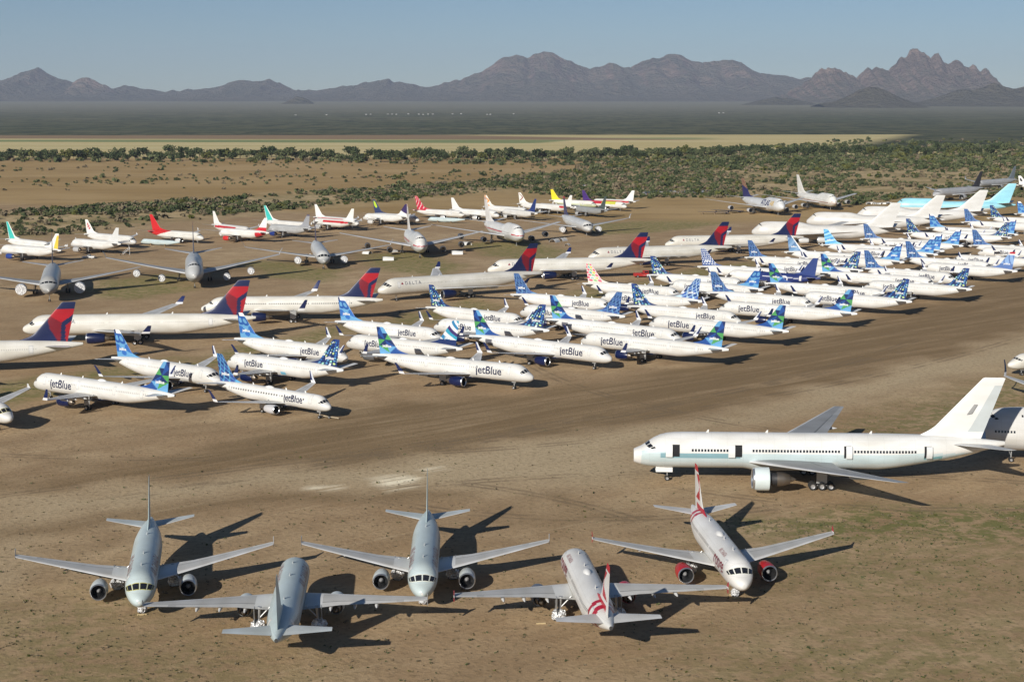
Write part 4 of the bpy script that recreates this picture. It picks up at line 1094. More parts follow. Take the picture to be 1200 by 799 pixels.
belt = np.clip((XF - 480 - .35 * (YF - 2400)) / 60, 0, 1) * np.clip((YF - 2300) / 60, 0, 1)      # the fields end in woodland on the right
for k, a in (('plain', plain), ('stub', stub), ('green', np.maximum(green, .8 * green2)), ('brownf', brown), ('creo', np.maximum(creo, belt))): attr(gm, k, a)
m, nt, b = new_mat('desert_ground'); gm.materials.append(m)
def A(name): return N(nt, 'ShaderNodeAttribute', attribute_name=name).outputs['Fac']
tc = N(nt, 'ShaderNodeTexCoord').outputs['Object']
def noise(scale, detail=5, rough=.55, stretch=None, dist=0.0):
    v = tc
    if stretch:
        ro = N(nt, 'ShaderNodeMapping'); ro.inputs['Rotation'].default_value = (0, 0, -radians(stretch[3])); nt.links.new(tc, ro.inputs[0])
        mp = N(nt, 'ShaderNodeMapping'); mp.inputs['Scale'].default_value = stretch[:3]; nt.links.new(ro.outputs[0], mp.inputs[0]); v = mp.outputs[0]
    n = N(nt, 'ShaderNodeTexNoise'); n.inputs['Scale'].default_value = scale; n.inputs['Detail'].default_value = detail; n.inputs['Roughness'].default_value = rough
    n.inputs['Distortion'].default_value = dist
    nt.links.new(v, n.inputs['Vector']); return n.outputs[0]
def ramp(x, a, b_, lo=0.0, hi=1.0):
    r = N(nt, 'ShaderNodeMapRange'); r.interpolation_type = 'SMOOTHSTEP'
    nt.links.new(x, r.inputs[0])
    for i, v in enumerate((a, b_, lo, hi)): r.inputs[i + 1].default_value = v
    return r.outputs[0]
mul = lambda a, c: math_n(nt, 'MULTIPLY', a, c)
# bare desert dirt: several scales of tone, long grader streaks, pebbles
n_big = noise(.012, 6); n_mid = noise(.11, 6, .6); n_fine = noise(1.1, 7, .65); n_grit = noise(5.0, 4, .7)
streak = noise(.10, 7, .65, (.16, 1.7, 1, 40), .8)
streak2 = noise(.3, 6, .65, (.12, 2.0, 1, 37), .5)
col = mix_n(nt, ramp(n_big, .32, .68), (.165, .112, .070), (.225, .165, .11))
col = mix_n(nt, ramp(n_mid, .35, .7, 0, .6), col, (.135, .088, .053))
col = mix_n(nt, ramp(noise(.06, 6, .65, (.5, 1.6, 1, 40)), .46, .66, 0, .38), col, (.105, .07, .042))
col = mix_n(nt, mul(A('road'), .8), col, (.222, .174, .122))
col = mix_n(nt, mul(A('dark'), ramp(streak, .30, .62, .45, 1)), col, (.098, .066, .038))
col = mix_n(nt, ramp(streak, .54, .70, 0, .22), col, (.105, .07, .043))
col = mix_n(nt, ramp(streak2, .56, .74, 0, .30), col, (.27, .21, .15))
col = mix_n(nt, ramp(n_fine, .47, .70, 0, .62), col, (.085, .06, .036))
col = mix_n(nt, ramp(n_grit, .58, .74, 0, .4), col, (.28, .22, .16))
col = mix_n(nt, mul(A('pale'), ramp(streak2, .35, .55, .0, .9)), col, (.44, .39, .32))
gn = noise(.35, 6, .7)
col = mix_n(nt, mul(A('grass'), ramp(gn, .44, .56, 0, .9)), col, (.066, .066, .024))
col = mix_n(nt, mul(A('grass'), .45), col, (.115, .10, .042))
col = mix_n(nt, mul(A('weed'), ramp(gn, .42, .56, 0, .9)), col, (.070, .070, .026))
col = mix_n(nt, 1.0, col, (2.27, 2.29, 2.05), 'MULTIPLY')        # sun-bleached caliche: albedo about 0.35
# curved wheel ruts left by tow tractors
rut = None
for k, (cx0, cy0, rr, y0, y1) in enumerate(((70, 310, 66, 226, 262), (70.4, 310, 64.2, 226, 262), (-40, 196, 74, 232, 268), (-40, 196.4, 72, 232, 268), (14, 300, 62, 222, 252), (14, 300, 60, 222, 252),
        (-386, 760, 600, 258, 430), (-386, 760, 598, 258, 430), (-362, 784, 600, 262, 400), (-362, 784, 597.8, 262, 400), (-410, 742, 600, 250, 330), (-410, 742, 597.9, 250, 330), (-330, 800, 600, 270, 470), (-330, 800, 597.8, 270, 470), (150, 420, 150, 285, 420), (150, 420, 148, 285, 420), (-60, 470, 190, 270, 300), (-60, 470, 188, 270, 300), (40, 120, 150, 255, 275), (40, 120, 152, 255, 275))):
    d = N(nt, 'ShaderNodeVectorMath', operation='DISTANCE'); nt.links.new(tc, d.inputs[0]); d.inputs[1].default_value = (cx0, cy0, 0)
    q = ramp(math_n(nt, 'ABSOLUTE', math_n(nt, 'SUBTRACT', d.outputs['Value'], rr)), .25, .75, 1, 0)
    spy = N(nt, 'ShaderNodeSeparateXYZ'); nt.links.new(tc, spy.inputs[0])
    q = mul(q, mul(ramp(spy.outputs[1], y0, y0 + 6), ramp(spy.outputs[1], y1 - 6, y1, 1, 0)))
    rut = q if rut is None else math_n(nt, 'MAXIMUM', rut, q)
col = mix_n(nt, mul(rut, ramp(n_mid, .40, .58, 0, .6)), col, (.19, .14, .085))
# dry plain, sandy scrub floor
pl = mix_n(nt, ramp(noise(.006, 5), .35, .65), (.35, .235, .10), (.43, .30, .145))
pl = mix_n(nt, ramp(noise(.035, 6, .65, (.3, 1, 1, 0)), .48, .72, 0, .6), pl, (.25, .165, .075))
col = mix_n(nt, A('plain'), col, pl)
sc = mix_n(nt, ramp(noise(.02, 5), .4, .62), (.52, .385, .215), (.33, .25, .12))
sc = mix_n(nt, ramp(noise(.09, 6, .7), .46, .62, 0, .7), sc, (.16, .155, .065))
col = mix_n(nt, A('scrub'), col, sc)
st = mix_n(nt, ramp(noise(.004, 4, .6, (.3, 3, 1, 0)), .4, .6), (.53, .43, .20), (.60, .50, .26))
st = mix_n(nt, ramp(noise(.01, 4, .6, (.08, 3, 1, 2)), .54, .66, 0, .55), st, (.38, .36, .15))
col = mix_n(nt, A('stub'), col, st)
col = mix_n(nt, A('green'), col, (.22, .26, .11))
col = mix_n(nt, A('brownf'), col, (.27, .185, .105))
cr = mix_n(nt, ramp(noise(.0011, 6, .65, (1, 1, 1, 0)), .35, .65), (.080, .090, .044), (.12, .115, .060))
cr = mix_n(nt, ramp(noise(.014, 7, .75, (1, .30, 1, 0)), .44, .60), cr, (.038, .046, .022))
cr = mix_n(nt, ramp(noise(.006, 7, .75, (.22, .8, 1, 0)), .56, .68, 0, .75), cr, (.23, .20, .125))
spc = N(nt, 'ShaderNodeSeparateXYZ'); nt.links.new(tc, spc.inputs[0])          # creosote plain mixed paler with distance
cr = mix_n(nt, mul(ramp(spc.outputs[1], 4500, 13000), .7), cr, (.22, .20, .135))
col = mix_n(nt, A('creo'), col, cr)
nt.links.new(col, b.inputs['Base Color']); b.inputs['Roughness'].default_value = .95; b.inputs['Specular IOR Level'].default_value = .1
bp = N(nt, 'ShaderNodeBump'); bp.inputs['Strength'].default_value = .55; bp.inputs['Distance'].default_value = .35
nt.links.new(math_n(nt, 'ADD', n_fine, mul(n_grit, .4)), bp.inputs['Height']); nt.links.new(bp.outputs[0], b.inputs['Normal'])
ground = link('ground', gm); tag(ground, kind='structure')
# ------------------------------------------------------------------ mountains
def mountain_mat(name, rock, dark, pale, scale):
    m, nt, b = new_mat(name)
    tc = N(nt, 'ShaderNodeTexCoord').outputs['Object']
    def nz(s, d=7, r=.62):
        n = N(nt, 'ShaderNodeTexNoise'); n.inputs['Scale'].default_value = s; n.inputs['Detail'].default_value = d; n.inputs['Roughness'].default_value = r
        nt.links.new(tc, n.inputs['Vector']); return n.outputs[0]
    def rp(x, a, c, lo=0., hi=1.):
        r = N(nt, 'ShaderNodeMapRange'); nt.links.new(x, r.inputs[0])
        for i, v in enumerate((a, c, lo, hi)): r.inputs[i + 1].default_value = v
        return r.outputs[0]
    col = mix_n(nt, rp(nz(.0016 * scale), .36, .64), rock, dark)
    col = mix_n(nt, rp(nz(.008 * scale), .52, .68, 0, .6), col, pale)
    ge = N(nt, 'ShaderNodeNewGeometry'); sp = N(nt, 'ShaderNodeSeparateXYZ'); nt.links.new(ge.outputs['Normal'], sp.inputs[0])
    col = mix_n(nt, rp(sp.outputs[2], .80, .97, 0, .75), col, (.15, .135, .09))
    nt.links.new(col, b.inputs['Base Color']); b.inputs['Roughness'].default_value = 1; b.inputs['Specular IOR Level'].default_value = .05
    bp = N(nt, 'ShaderNodeBump'); bp.inputs['Strength'].default_value = 1.0; bp.inputs['Distance'].default_value = 260
    nt.links.new(nz(.006 * scale), bp.inputs['Height']); nt.links.new(bp.outputs[0], b.inputs['Normal'])
    return m
def range_mesh(name, skyline, dist, depth, mat, seed, spur=.35, jag=.0, wl=900.0, nx=420, ny=90):
    """a mountain range: skyline = crest points (photo column, photo row) at dist metres; slopes with spurs and gullies front and back"""
    px = np.array([p[0] for p in skyline], float); py = np.array([p[1] for p in skyline], float)
    X = (px - 600) / F_PX * dist; Z = CAM_H + (HORIZON - py) / F_PX * dist
    xs = np.linspace(X[0], X[-1], nx); crest = np.interp(xs, X, Z)
    if jag: crest = crest + jag * (fbm(xs / (wl * .12), xs * 0, 5, seed) - .5)
    t = np.linspace(-1, 1, ny)                        # -1 foot in front, 0 crest, 1 foot behind
    t = np.sign(t) * np.abs(t)**1.25
    XG, TG = np.meshgrid(xs, t, indexing='ij'); CG = np.repeat(crest[:, None], ny, 1)
    base = terrain_z(XG, dist + TG * depth) - 12
    wob = (fbm(XG / wl / 1.3, TG * 2, 4, seed + 7) - .5)
    YG = dist + TG * depth + 0 * wob
    a = np.abs(TG)
    prof = (1 - a)**1.7
    ridg = 1 - 2 * np.abs(fbm((XG + 700 * wob * a) / wl, TG * 2.2 + XG * 0, 5, seed + 21) - .5)
    ridg2 = 1 - 2 * np.abs(fbm((XG - 300 * wob) / (wl * .33), TG * 4.5, 4, seed + 33) - .5)
    env = np.clip(a * 6, 0, 1) * np.clip((1 - a) * 3, 0, 1)
    h = prof * (1 - env * spur * (1 - ridg)) * (1 - env * spur * .6 * (1 - ridg2))
    ZG = base + np.maximum(CG - base, 2) * h
    v = np.stack([XG, YG, ZG], -1).reshape(-1, 3)
    ii = (np.arange(nx - 1)[:, None] * ny + np.arange(ny - 1)[None, :]).reshape(-1)
    f = np.stack([ii, ii + ny, ii + ny + 1, ii + 1], -1)
    me = bpy.data.meshes.new(name); me.from_pydata(v.tolist(), [], f.tolist()); me.polygons.foreach_set('use_smooth', [True] * len(f)); me.materials.append(mat); me.update()
    return tag(link(name, me), kind='structure')
sky_main = [(-260,108),(-160,100),(-90,104),(-40,99),(0,97),(20,92),(35,86),(52,80),(65,87),(80,93),(95,99),(120,103),(135,104),(150,101),(175,106),(200,108),(225,106),(255,104),(275,97),(290,94),(305,95),(320,93),(335,99),(352,107),(370,106),(395,103),(420,100),(440,96),(458,94),(475,98),(500,102),
 (515,100),(530,97),(545,93),(560,87),(575,79),(585,70),(600,66),(607,65),(618,68),(628,64),(637,61),(647,63),(660,70),(675,76),(690,81),(700,79),(712,75),(725,78),(737,80),(750,73),(770,69),(785,64),(795,66),(805,71),(820,76),(832,72),(845,71),(855,71),(865,76),(880,84),(900,89),(925,92),(950,92),(1000,96),(1080,98),(1160,104),(1240,103),(1340,98),(1460,107)]
sky_pale = [(84,114),(92,97),(100,92),(108,90),(116,94),(124,98),(134,102),(146,112)]
sky_rag = [(905,116),(925,106),(938,98),(950,88),(957,82),(966,80),(976,82),(986,84),(998,92),(1004,85),(1013,81),(1020,81),(1028,80),(1035,84),(1042,76),(1050,68),(1055,67),(1059,62),(1064,59),(1068,58),(1073,62),(1078,66),(1083,70),(1087,65),(1091,64),(1095,67),(1098,72),(1104,76),(1108,73),(1113,72),(1117,74),(1122,78),(1128,80),(1132,77),(1138,82),(1142,84),(1147,81),(1152,87),(1158,95),(1165,103),(1180,108),(1210,112),(1260,116)]
sky_foot = [(955,122),(975,119),(990,112),(1003,105),(1013,102),(1024,103),(1036,108),(1050,115),(1068,121)]
sky_foot2 = [(1062,121),(1080,118),(1098,112),(1112,107),(1122,104),(1132,107),(1145,102),(1158,97),(1168,101),(1180,105),(1192,102),(1215,100),(1250,106),(1290,118)]
sky_low = [(860,124),(885,118),(905,114),(925,116),(945,120),(960,124)]
sky_cone = [(328,124),(340,119),(350,113),(360,115),(372,122),(380,124)]
MT = mountain_mat('mountain_rock', (.25, .165, .125), (.10, .07, .056), (.36, .245, .185), 1.3)
MT2 = mountain_mat('crag_rock', (.29, .20, .155), (.13, .094, .076), (.38, .28, .22), 1.6)
MT3 = mountain_mat('hill_scrub', (.17, .14, .095), (.11, .095, .065), (.23, .19, .135), 2.0)
range_mesh('mountains', sky_main, 21000, 4200, MT, 3, .68, 60, 820, 1100, 150)
range_mesh('mountain_peak', sky_pale, 20000, 1100, MT2, 8, .4, 30, 500, 80, 50)
range_mesh('mountain_crag', sky_rag, 17000, 1900, MT2, 14, .45, 60, 420, 560, 120)
range_mesh('hill', sky_foot, 11500, 800, MT3, 22, .3, 8, 420, 120, 60)
range_mesh('hill', sky_foot2, 12500, 1000, MT3, 26, .32, 10, 480, 180, 60)
range_mesh('hill', sky_low, 13500, 700, MT3, 31, .3, 6, 420, 90, 40)
range_mesh('hill', sky_cone, 14500, 420, MT3, 37, .3, 5, 300, 60, 40)
# ------------------------------------------------------------------ vegetation
def leaf_mat(name, a, c):
    m, nt, b = new_mat(name)
    oi = N(nt, 'ShaderNodeObjectInfo'); tc = N(nt, 'ShaderNodeTexCoord')
    n = N(nt, 'ShaderNodeTexNoise'); n.inputs['Scale'].default_value = .22; n.inputs['Detail'].default_value = 4; nt.links.new(tc.outputs['Object'], n.inputs['Vector'])
    r = N(nt, 'ShaderNodeMapRange'); r.inputs[1].default_value = .35; r.inputs[2].default_value = .65; nt.links.new(n.outputs[0], r.inputs[0])
    k = math_n(nt, 'ADD', math_n(nt, 'MULTIPLY', r.outputs[0], .6), math_n(nt, 'MULTIPLY', oi.outputs['Random'], .4))
    nt.links.new(mix_n(nt, k, a, c), b.inputs['Base Color']); b.inputs['Roughness'].default_value = .8; b.inputs['Specular IOR Level'].default_value = .15
    return m
LEAF = [leaf_mat('mesquite_leaves', (.062, .078, .032), (.125, .135, .062)), leaf_mat('dark_leaves', (.034, .050, .020), (.068, .084, .034)), leaf_mat('yellow_leaves', (.075, .085, .020), (.12, .12, .035)), leaf_mat('dry_twigs', (.14, .115, .07), (.21, .17, .11))]
BARK = solid('bark', (.09, .065, .045), .9)
def clump_cloud(r, n, sx, sy, sz, z0, size, lobes=6):
    """leaf-sized faces spread through an uneven crown made of several lobes"""
    cs = [(r.gauss(0, .42) * sx, r.gauss(0, .42) * sy, z0 + sz * r.uniform(.2, .8), r.uniform(.35, .62)) for _ in range(lobes)]
    v = []; f = []
    for _ in range(n):
        cx, cy, cz, cr = r.choice(cs)
        while True:
            d = (r.uniform(-1, 1), r.uniform(-1, 1), r.uniform(-1, 1)); q = d[0]**2 + d[1]**2 + d[2]**2
            if .12 < q < 1: break
        p = (cx + d[0] * cr * sx, cy + d[1] * cr * sy, max(z0 * .3 + .1, cz + d[2] * cr * sz * .8))
        a = np.array([r.gauss(0, 1) for _ in range(3)]); a /= np.linalg.norm(a); bb = np.cross(a, [r.gauss(0, 1) for _ in range(3)]); bb /= np.linalg.norm(bb)
        s = size * r.uniform(.6, 1.4); k = len(v)
        for e, g in ((-1, -.6), (1, -.5), (.7, .6), (-.6, .7)): v.append(tuple(np.array(p) + s * (e * a + g * bb)))
        f.append((k, k + 1, k + 2, k + 3))
    return v, f
def crown_mesh(seed, kind, n=340, h=7.5, wd=4.2):
    r = random.Random(seed); v, f = clump_cloud(r, n, wd, wd, h * .62, h * .3, .55 * h / 7.5, 8)
    return mesh('crown', v, f, [LEAF[kind]], False)
def trunk_mesh(seed, h=7.5):
    r = random.Random(seed); mb = MB(); mb.tube((0, 0, -.3), (.1, 0, h * .34), .3, .2, 7)
    for k in range(5):
        a = k * 1.26 + r.random(); mb.tube((.1, 0, h * .3), (cos(a) * h * .28, sin(a) * h * .28, h * r.uniform(.55, .8)), .15, .05, 6)
    return mb.build('trunk', [BARK])
CROWNS = {k: [crown_mesh(100 * k + i, k) for i in range(4)] for k in range(4)}
TRUNKS = [trunk_mesh(i) for i in range(3)]
def tree(x, y, s, kind, label, group, name='desert_tree'):
    t = empty(name, (x, y, float(terrain_z(x, np.float64(y)))), rnd.uniform(0, 6.28)); tag(t, label, 'tree', group)
    t.scale = (s, s, s * rnd.uniform(.85, 1.1))
    link('crown', rnd.choice(CROWNS[kind]), t); link('trunk', rnd.choice(TRUNKS), t)
    return t
def px(u, v, z=0.0):
    """ground point under a photo pixel"""
    dx, dy, dz = u - 600, F_PX, 399.5 - v; c, s_ = cos(PITCH), sin(PITCH)
    d = (dx, dy * c + dz * s_, -dy * s_ + dz * c); t = (z - CAM_H) / d[2]
    return d[0] * t, d[1] * t
# tree line along the wash beyond the dry plain
t = tree(*px(446, 190), 2.1, 1, 'largest dark round tree standing above the tree line', None)
n_line = 0
for k in range(250):
    u = -30 + 1260 * (k + rnd.uniform(-.5, .5)) / 250
    v = 186.5 + rnd.uniform(-2.5, 3.0) - (0 if u < 560 else (u - 560) * .012)
    kd = rnd.choices([0, 1, 2], [.25, .65, .10])[0]
    tree(*px(u, v), rnd.uniform(1.0, 2.0), kd, 'dark green tree in the long tree line between dry plain and pale fields', 'trees of the long tree line')
def scatter(name, pts, kinds, nleaf, mats, seed, size=(1.0, 2.2)):
    """many bushes as one mass of leaf clumps"""
    r = random.Random(seed); protos = []
    for k in range(10):
        v, f = clump_cloud(r, nleaf, 1.0, 1.0, .9, .1, .36, 4); protos.append((np.array(v), np.array(f)))
    V = []; F = []; MI = []; n = 0
    for (x, y) in pts:
        pv, pf = protos[r.randrange(10)]; s = r.uniform(*size) * (1 if r.random() > .12 else 1.5); a = r.uniform(0, 6.28)
        ca, sa = cos(a) * s, sin(a) * s
        q = np.stack([x + pv[:, 0] * ca - pv[:, 1] * sa, y + pv[:, 0] * sa + pv[:, 1] * ca, pv[:, 2] * s * r.uniform(.75, 1.05)], -1)
        V.append(q); F.append(pf + n); MI += [r.choices(range(len(mats)), kinds)[0]] * len(pf); n += len(q)
    V = np.concatenate(V); F = np.concatenate(F)
    V[:, 2] += terrain_z(V[:, 0], V[:, 1])
    me = bpy.data.meshes.new(name); me.vertices.add(len(V)); me.vertices.foreach_set('co', V.astype(np.float32).ravel())
    me.loops.add(F.size); me.loops.foreach_set('vertex_index', F.astype(np.int32).ravel()); me.polygons.add(len(F))
    me.polygons.foreach_set('loop_start', np.arange(0, F.size, 4)); me.polygons.foreach_set('loop_total', np.full(len(F), 4)); me.update(calc_edges=True)
    for m_ in mats: me.materials.append(m_)
    me.polygons.foreach_set('material_index', MI)
    return tag(link(name, me), kind='stuff')
r2 = random.Random(42); pts = []
sp = np.array(PATCH['scrub'])
gen = np.random.default_rng(42)
cy = 1 / gen.uniform(1 / 2250, 1 / 780, 40000); cx = gen.uniform(-.42, .42, 40000) * cy
kk = poly_mask(cx, cy, PATCH['scrub'], 10); den = fbm(cx / 70, cy / 110, 3, 77)
ok = gen.uniform(0, 1, 40000) < kk * np.clip((den - .27) * 4.2, .08, 1)
pts = list(zip(cx[ok][:8200].tolist(), cy[ok][:8200].tolist()))
pts = pts[:8200]; pts.sort(key=lambda p: p[1])
near_pts, far_pts = pts[:300], pts[300:]
BUSH = []
for k in range(6):
    r = random.Random(900 + k); v, f = clump_cloud(r, 130, 1.5, 1.5, 1.5, .1, .34, 5); BUSH.append(mesh('desert_bush', v, f, [LEAF[(0, 1, 0, 0, 3, 1)[k]]], False))
for x, y in near_pts:
    o = link('desert_bush', rnd.choice(BUSH), None, (x, y, 0), rnd.uniform(0, 6)); s = rnd.uniform(.7, 1.5); o.scale = (s, s, s * .9)
    tag(o, 'green desert bush at the front edge of the scrub behind the parked jets', 'bush', 'bushes at the front edge of the scrub')
scatter('scrub_bushes', far_pts, [.42, .22, .08, .28], 44, LEAF, 5, (.7, 2.5))
# woodland belt behind the scrub, mostly right of the picture
pts = []
for _ in range(7000):
    v = r2.triangular(162, 203, 186); u = r2.uniform(-60, 1260)
    lim = np.interp(u, [0, 400, 560, 700, 850, 1000, 1250], [.22, .22, .32, .5, .85, 1, 1])
    top = np.interp(u, [0, 560, 700, 900, 1000, 1200], [183, 182, 177, 172, 163, 158])
    bot = np.interp(u, [0, 560, 700, 900, 1000, 1200], [190, 193, 198, 202, 204, 206])
    if top < v < bot and r2.random() < lim: pts.append(px(u, v))
scatter('woodland', pts, [.42, .34, .14, .10], 46, LEAF, 6, (1.9, 4.2))
# lone bushes out on the dry plain
pts = []
for _ in range(420):
    u = r2.uniform(-20, 640); v = r2.choices([r2.gauss(209, 3.0), r2.uniform(190, 246), r2.gauss(193, 2)], [.5, .3, .25])[0]
    if v > 188 and v < 222: pts.append(px(u, v + .016 * (300 - u)))
scatter('plain_bushes', pts, [.5, .2, .05, .25], 40, LEAF, 8, (.9, 2.3))
# low weeds on the near dirt
pts = []
polys = [('grassA', 900), ('grassB', 700), ('grassC', 900), ('grassD', 1100), ('grassE', 350)] + [('grass%d' % i, 130) for i in range(1, 11)]
for nm, cnt in polys:
    q = np.array(PATCH[nm]); lo, hi = q.min(0), q.max(0); cnt *= 2
    x = gen.uniform(lo[0], hi[0], cnt); y = gen.uniform(lo[1], hi[1], cnt)
    ok = (poly_mask(x, y, PATCH[nm], 6) > gen.uniform(0, 1, cnt)) & (fbm(x / 9, y / 9, 3, 55) > .40 + .1 * gen.uniform(0, 1, cnt))
    pts += list(zip(x[ok].tolist(), y[ok].tolist()))
for _ in range(3600):
    yy = r2.triangular(150, 330, 170); pts.append((r2.uniform(-.36, .36) * yy, yy))
scatter('desert_weeds', pts, [.28, .10, .08, .54], 12, LEAF, 9, (.06, .22))
# ------------------------------------------------------------------ far village: a handful of white houses at the foot of the mountains
HW = solid('house_white', (.34, .33, .30)); HR = solid('house_roof', (.5, .5, .5))
hm = MB(); hm.box(-4, 4, -3.4, 3.4, 0, 2.4); hw = hm.build('wall', [HW], False)
hr = MB(); hr.add([(-4.4, -3.8, 2.41), (4.4, -3.8, 2.41), (4.4, 3.8, 2.41), (-4.4, 3.8, 2.41), (-4.4, 0, 3.6), (4.4, 0, 3.6)], [(0, 1, 5, 4), (2, 3, 4, 5), (0, 4, 3), (1, 2, 5)]); hrm = hr.build('roof', [HR], False)
for u, d in ((431, 7600), (436, 7650), (456, 7700), (461, 7720), (466, 7640), (480, 7800), (492, 7700), (497, 7600), (503, 7720), (508, 7740), (531, 7800), (541, 7900), (571, 7600), (575, 7650), (602, 7900), (349, 7400), (385, 7500), (840, 8200), (845, 8250)):
    x = (u - 600) / F_PX * d
    h = empty('house', (x, d, float(terrain_z(x, np.float64(d)))), rnd.uniform(-.4, .4)); tag(h, 'tiny white house far out on the plain below the mountains', 'house', 'far white houses on the plain')
    link('wall', hw, h); link('roof', hrm, h)
# ------------------------------------------------------------------ haze
hz = MB(); hz.box(-45000, 45000, -700, 26500, -30, 930)
hzm = bpy.data.materials.new('haze_air'); hzm.use_nodes = True; ht = hzm.node_tree; ht.nodes.clear()
ho = ht.nodes.new('ShaderNodeOutputMaterial'); hv = ht.nodes.new('ShaderNodeVolumePrincipled'); hv.inputs['Color'].default_value = HAZE_COL; hv.inputs['Density'].default_value = HAZE_DENSITY
hv.inputs['Anisotropy'].default_value = .0
ht.links.new(hv.outputs[0], ho.inputs['Volume'])
if HAZE_DENSITY > 0: tag(link('haze', hz.build('haze', [hzm], False)), kind='stuff')
# ------------------------------------------------------------------ the fleet
ROOTS = {}
COVER = {'G1': 'foil', 'G2': 'foil', 'G3': 'foil', 'G6': 'foil'}
for i, model, livery, x, y, head, label, group in FLEET:
    ROOTS[i] = airliner(i, model, livery, x, y, head, label, group, COVER.get(i))
# open grey hatches on two of the long jets
for i in ('R9', 'R6'):
    fu = [c for c in ROOTS[i].children if c.name.startswith('fuselage')][0]; M = MODELS['A321']
    link('hatch', patch('A321', 36.0, 38.3, M['zc'] - .9, M['zc'] + 1.0, -1, .02, 6, 8, lambda a, b: (.13, .13, .15), name='hatch'), fu)
for i in ('L2',):
    fu = [c for c in ROOTS[i].children if c.name.startswith('fuselage')][0]; M = MODELS['A320']
    link('belly_panel', patch('A320', 19.3, 20.9, M['zc'] - 1.5, M['zc'] - .75, 1, .03, 4, 4, lambda a, b: (.2, .5, .7), name='belly_panel'), fu)
# the big white twin: windows one by one, doorways as flat dark panels, swung doors, gear door
T = ROOTS['C1']; M = MODELS['B777']; L = M['L']; FU = [c for c in T.children if c.name.startswith('fuselage')][0]
def pane(x, z):
    return patch('B777C', x, x + .34, z, z + .44, 1, .012, 2, 3, lambda a, b: (0, 0, 0), [GLASS], 'cabin_window')
Z0 = M['zc'] + .30
xs = [x for a, n in ((9.9, 12), (20.3, 7), (24.0, 9), (28.9, 12), (37.6, 20)) for x in [a + .54 * k for k in range(n)]]
for x in xs: link('cabin_window', pane(x, Z0), FU)
DK = solid('painted_cabin_shade', (.012, .012, .014), .9)  # shade of the cabin interior, painted near black on flat doorway panels
for x, op in ((6.6, 1), (17.3, 1), (35.9, .3), (49.6, .6)):
    z0 = M['zc'] - .62
    link('doorway', patch('B777C', x, x + 1.25, z0, z0 + 2.05, 1, .015, 5, 10, lambda a, b: (0, 0, 0), [DK], 'doorway'), FU)
    sh = -1.0 if op == 1 else (.55 if op < .5 else .45)
    d = patch('B777C', x - (1.15 if op == 1 else -.32), x - (0.0 if op == 1 else -1.35), z0 - .05, z0 + 2.05, 1, .38, 5, 10, lambda a, b: (.70, .72, .72), None, 'cabin_door', .15)
    d = link('cabin_door', d, FU)
    if op < 1: d['label'] = 'cabin door standing partly open'
    else: d['label'] = 'cabin door swung open beside its dark doorway'
gd = MB(); gd.box(-1.6, 1.3, -.75, -.68, 1.65, 2.75); gd.box(-1.6, 1.3, .68, .75, 1.65, 2.75)
link('gear_door', gd.build('gear_door', [solid('door_white', (.78, .78, .77))], False), T, (L / 2 - 5.2, 0, 0))
# rudder actuator cut-out in the fin
v = []
for k, (x, z) in enumerate(((57.0, 12.2), (57.9, 12.4), (58.8, 14.0), (58.2, 14.0))): v.append((L / 2 - x, .42, z))
link('fin_panel', mesh('fin_panel', v, [(0, 1, 2, 3)], [solid('panel_dark', (.3, .3, .3))], False), [c for c in T.children if c.name.startswith('tail_fin')][0])
# windows of the jumbo behind it
T = ROOTS['C2']; FU = [c for c in T.children if c.name.startswith('fuselage')][0]
M7 = MODELS['B747']
for x in [4.2 + .54 * k for k in range(7)] + [9.6 + .54 * k for k in range(14)]:
    link('cabin_window', patch('B747', x, x + .32, 6.0, 6.42, 1, .012, 2, 3, lambda a, b: (0, 0, 0), [GLASS], 'cabin_window'), FU)
for x in [9.0 + .54 * k for k in range(12)]:
    link('cabin_window', patch('B747', x, x + .32, 8.75, 9.12, 1, .012, 2, 3, lambda a, b: (0, 0, 0), [GLASS], 'cabin_window'), FU)
# ------------------------------------------------------------------ loose things between the jets
def wheelset(parent, L_, W_, r, w=.3):
    for x in (-L_ * .32, L_ * .32):
        for s in (-1, 1): link('wheel', wheel_mesh(r, w), parent, (x, s * (W_ / 2 - w / 2), r))
def tug(x, y, a, label):
    t = empty('tow_tractor', (x, y, 0), a); tag(t, label, 'truck')
    m_ = MB(); m_.box(-3, 3, -1.25, 1.25, .55, 1.35); m_.box(-2.9, -.2, -1.2, 1.2, 1.35, 1.75)
    link('body', m_.build('body', [solid('truck_red', (.42, .03, .025))], False), t)
    m_ = MB(); m_.box(.6, 2.4, -1.1, 1.1, 1.36, 2.6); link('cab', m_.build('cab', [solid('truck_red', (.42, .03, .025))], False), t)
    m_ = MB(); m_.box(2.405, 2.43, -1, 1, 1.8, 2.45); m_.box(.8, 2.2, -1.13, -1.103, 1.8, 2.4); m_.box(.8, 2.2, 1.103, 1.13, 1.8, 2.4); link('window', m_.build('window', [GLASS], False), t)
    wheelset(t, 6, 2.6, .5); return t
tug(*px(752, 325), radians(12), 'small red truck beside a white jet with lit-window tail')
